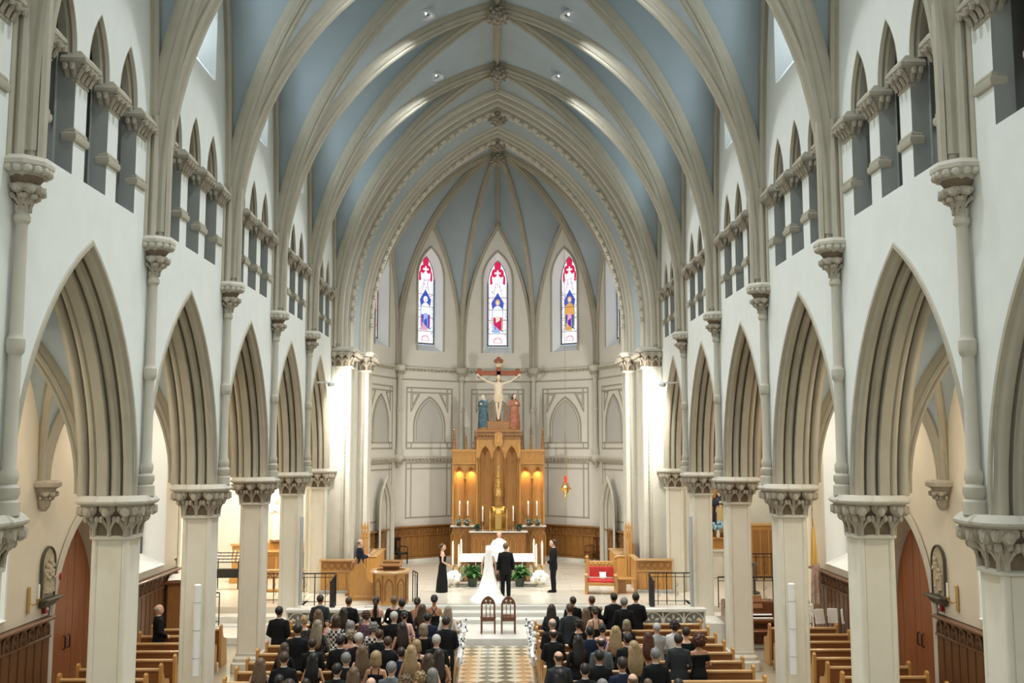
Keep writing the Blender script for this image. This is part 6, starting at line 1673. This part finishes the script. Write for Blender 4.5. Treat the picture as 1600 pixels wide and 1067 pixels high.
# --- statues
STONEW = mat('polychrome_pale', (.72, .62, .48), .6)
CORP = {}
b = MB(); torso(b, 'm'); head(b, 30); arms(b, 'm', 'cross')
for s in (-1, 1): b.tube([(s * .08, 0, .93), (s * .07, .06, .52), (s * .025, .0, .12), (s * .02, .05, .02)], [.08, .058, .035, .022], 10)
hands(b, 'm', 'cross'); q = fuse(b, 'corpus', .012, 2); q.materials.clear()
ob('corpus', q, cx, (0, -.08, .38), R_(180), 1.12, mt=STONEW)
b = MB(); b.loft([ring(z, rx, ry, y) for z, rx, ry, y in ((.70, .17, .13, 0), (.86, .185, .145, 0), (1.0, .18, .135, 0), (1.03, .165, .12, 0))])
for i in range(5): b.tube([(-.18, .06, .98 - .05 * i), (0, .15, .93 - .055 * i), (.18, .05, .97 - .05 * i)], .022, 6)
q = fuse(b, 'loincloth', .014, 2); q.materials.clear(); ob('loincloth', q, cx, (0, -.08, .38), R_(180), 1.12, mt=mat('loincloth_cream', (.70, .60, .42), .7))
ob('hair', HAIR['long'], cx, (0, -.08, .38), R_(180), 1.12, mt=HM['brown']) if False else None
def statue(loc, rz, h, robe, under, hood, lab, pose='pray'):
    r = empty('statue', loc, rz, label=lab, cat='statue')
    b = MB(); rs = []
    for z, rx, ry, y, f in ((0, .26, .22, -.02, .10), (.3, .25, .2, -.02, .10), (.7, .23, .18, 0, .08), (1.05, .2, .16, .01, .05), (1.25, .2, .15, 0, .03), (1.4, .19, .12, -.005, .0), (1.5, .08, .08, -.01, 0)):
        rs.append([(rx * (1 + f * math.sin(7 * t + z * 4)) * math.cos(t), y + ry * (1 + f * math.sin(7 * t + z * 4)) * math.sin(t), z) for t in [2 * PI * j / 36 for j in range(36)]])
    b.loft(rs); arms(b, 'f', pose, .03, .95); q = fuse(b, 'robe', .014, 2); q.materials.clear(); ob('robe', q, r, scale=(h / 1.78 * 1.22, h / 1.78 * 1.1, h / 1.78), mt=robe)
    b = MB(); head(b, 18); hands(b, 'f', pose); q = fuse(b, 'figure', .011, 2); q.materials.clear(); ob('figure', q, r, scale=h / 1.78, mt=STONEW)
    b = MB(); rs = []
    for z, rx, ry, y, f in ((.02, .2, .18, .05, .16), (.4, .2, .17, .06, .16), (.9, .17, .13, .07, .1), (1.2, .15, .1, .06, 0)):
        rs.append([(rx * (1 + f * math.sin(5 * t + z * 7)) * math.cos(t), y + ry * (1 + f * math.sin(5 * t + z * 7)) * math.sin(t), z) for t in [2 * PI * j / 30 for j in range(30)]])
    b.loft(rs); q = b.build('tunic', None, link=False); q.materials.append(None); ob('tunic', q, r, scale=(h / 1.78 * 1.15, h / 1.78 * 1.1, h / 1.78), mt=under)
    b = MB()
    if hood: 
        shell(b, (.105, .125, .12), (0, .0, 1.67), FACE); b.loft([ring(z, rx, ry, y) for z, rx, ry, y in ((1.68, .1, .09, -.02), (1.55, .12, .09, -.03), (1.42, .18, .11, -.02), (1.3, .2, .12, -.01))])
        q = b.build('hood', None, link=False); q.materials.append(None); ob('hood', q, r, scale=h / 1.78, mt=hood)
    else: ob('hair', HAIR['long'], r, scale=h / 1.78, mt=HM['brown'])
    b = MB(); b.lathe([(.26, -.05), (.27, 0), (.26, .04)], 14, sy=.85); b.build('statue_base', 'oak', r)
    return r
STB = mat('robe_blue', (.02, .06, .09), .6, vary=.4, scale=6, col2=(.10, .19, .23)); STR_ = mat('robe_rust', (.30, .085, .04), .6, vary=.4, scale=6, col2=(.45, .20, .12)); STP = mat('robe_pale', (.42, .50, .50), .6)
HOODW = mat('hood_pale', (.55, .56, .56), .6)
statue((RXC - .67, 43.62, 6.42), R_(150), 1.46, STB, STB, HOODW, 'statue of a mourning figure in a blue robe left of the crucifix')
statue((RXC + .69, 43.62, 6.42), R_(205), 1.5, STR_, STR_, None, 'statue of a mourning figure in a rust robe right of the crucifix')
WS_ = mat('statue_white', (.82, .80, .74), .6)
statue((-8.62, 39.6, 2.0), R_(170), 1.6, WS_, WS_, WS_, 'white robed statue in the green niche of the left chapel')
DK = mat('robe_midnight', (.015, .02, .05), .6)
statue((8.75, 39.62, 2.3), R_(185), 1.6, DK, mat('robe_gold', (.55, .42, .2), .6), DK, 'statue in a midnight blue mantle above the right chapel altar')
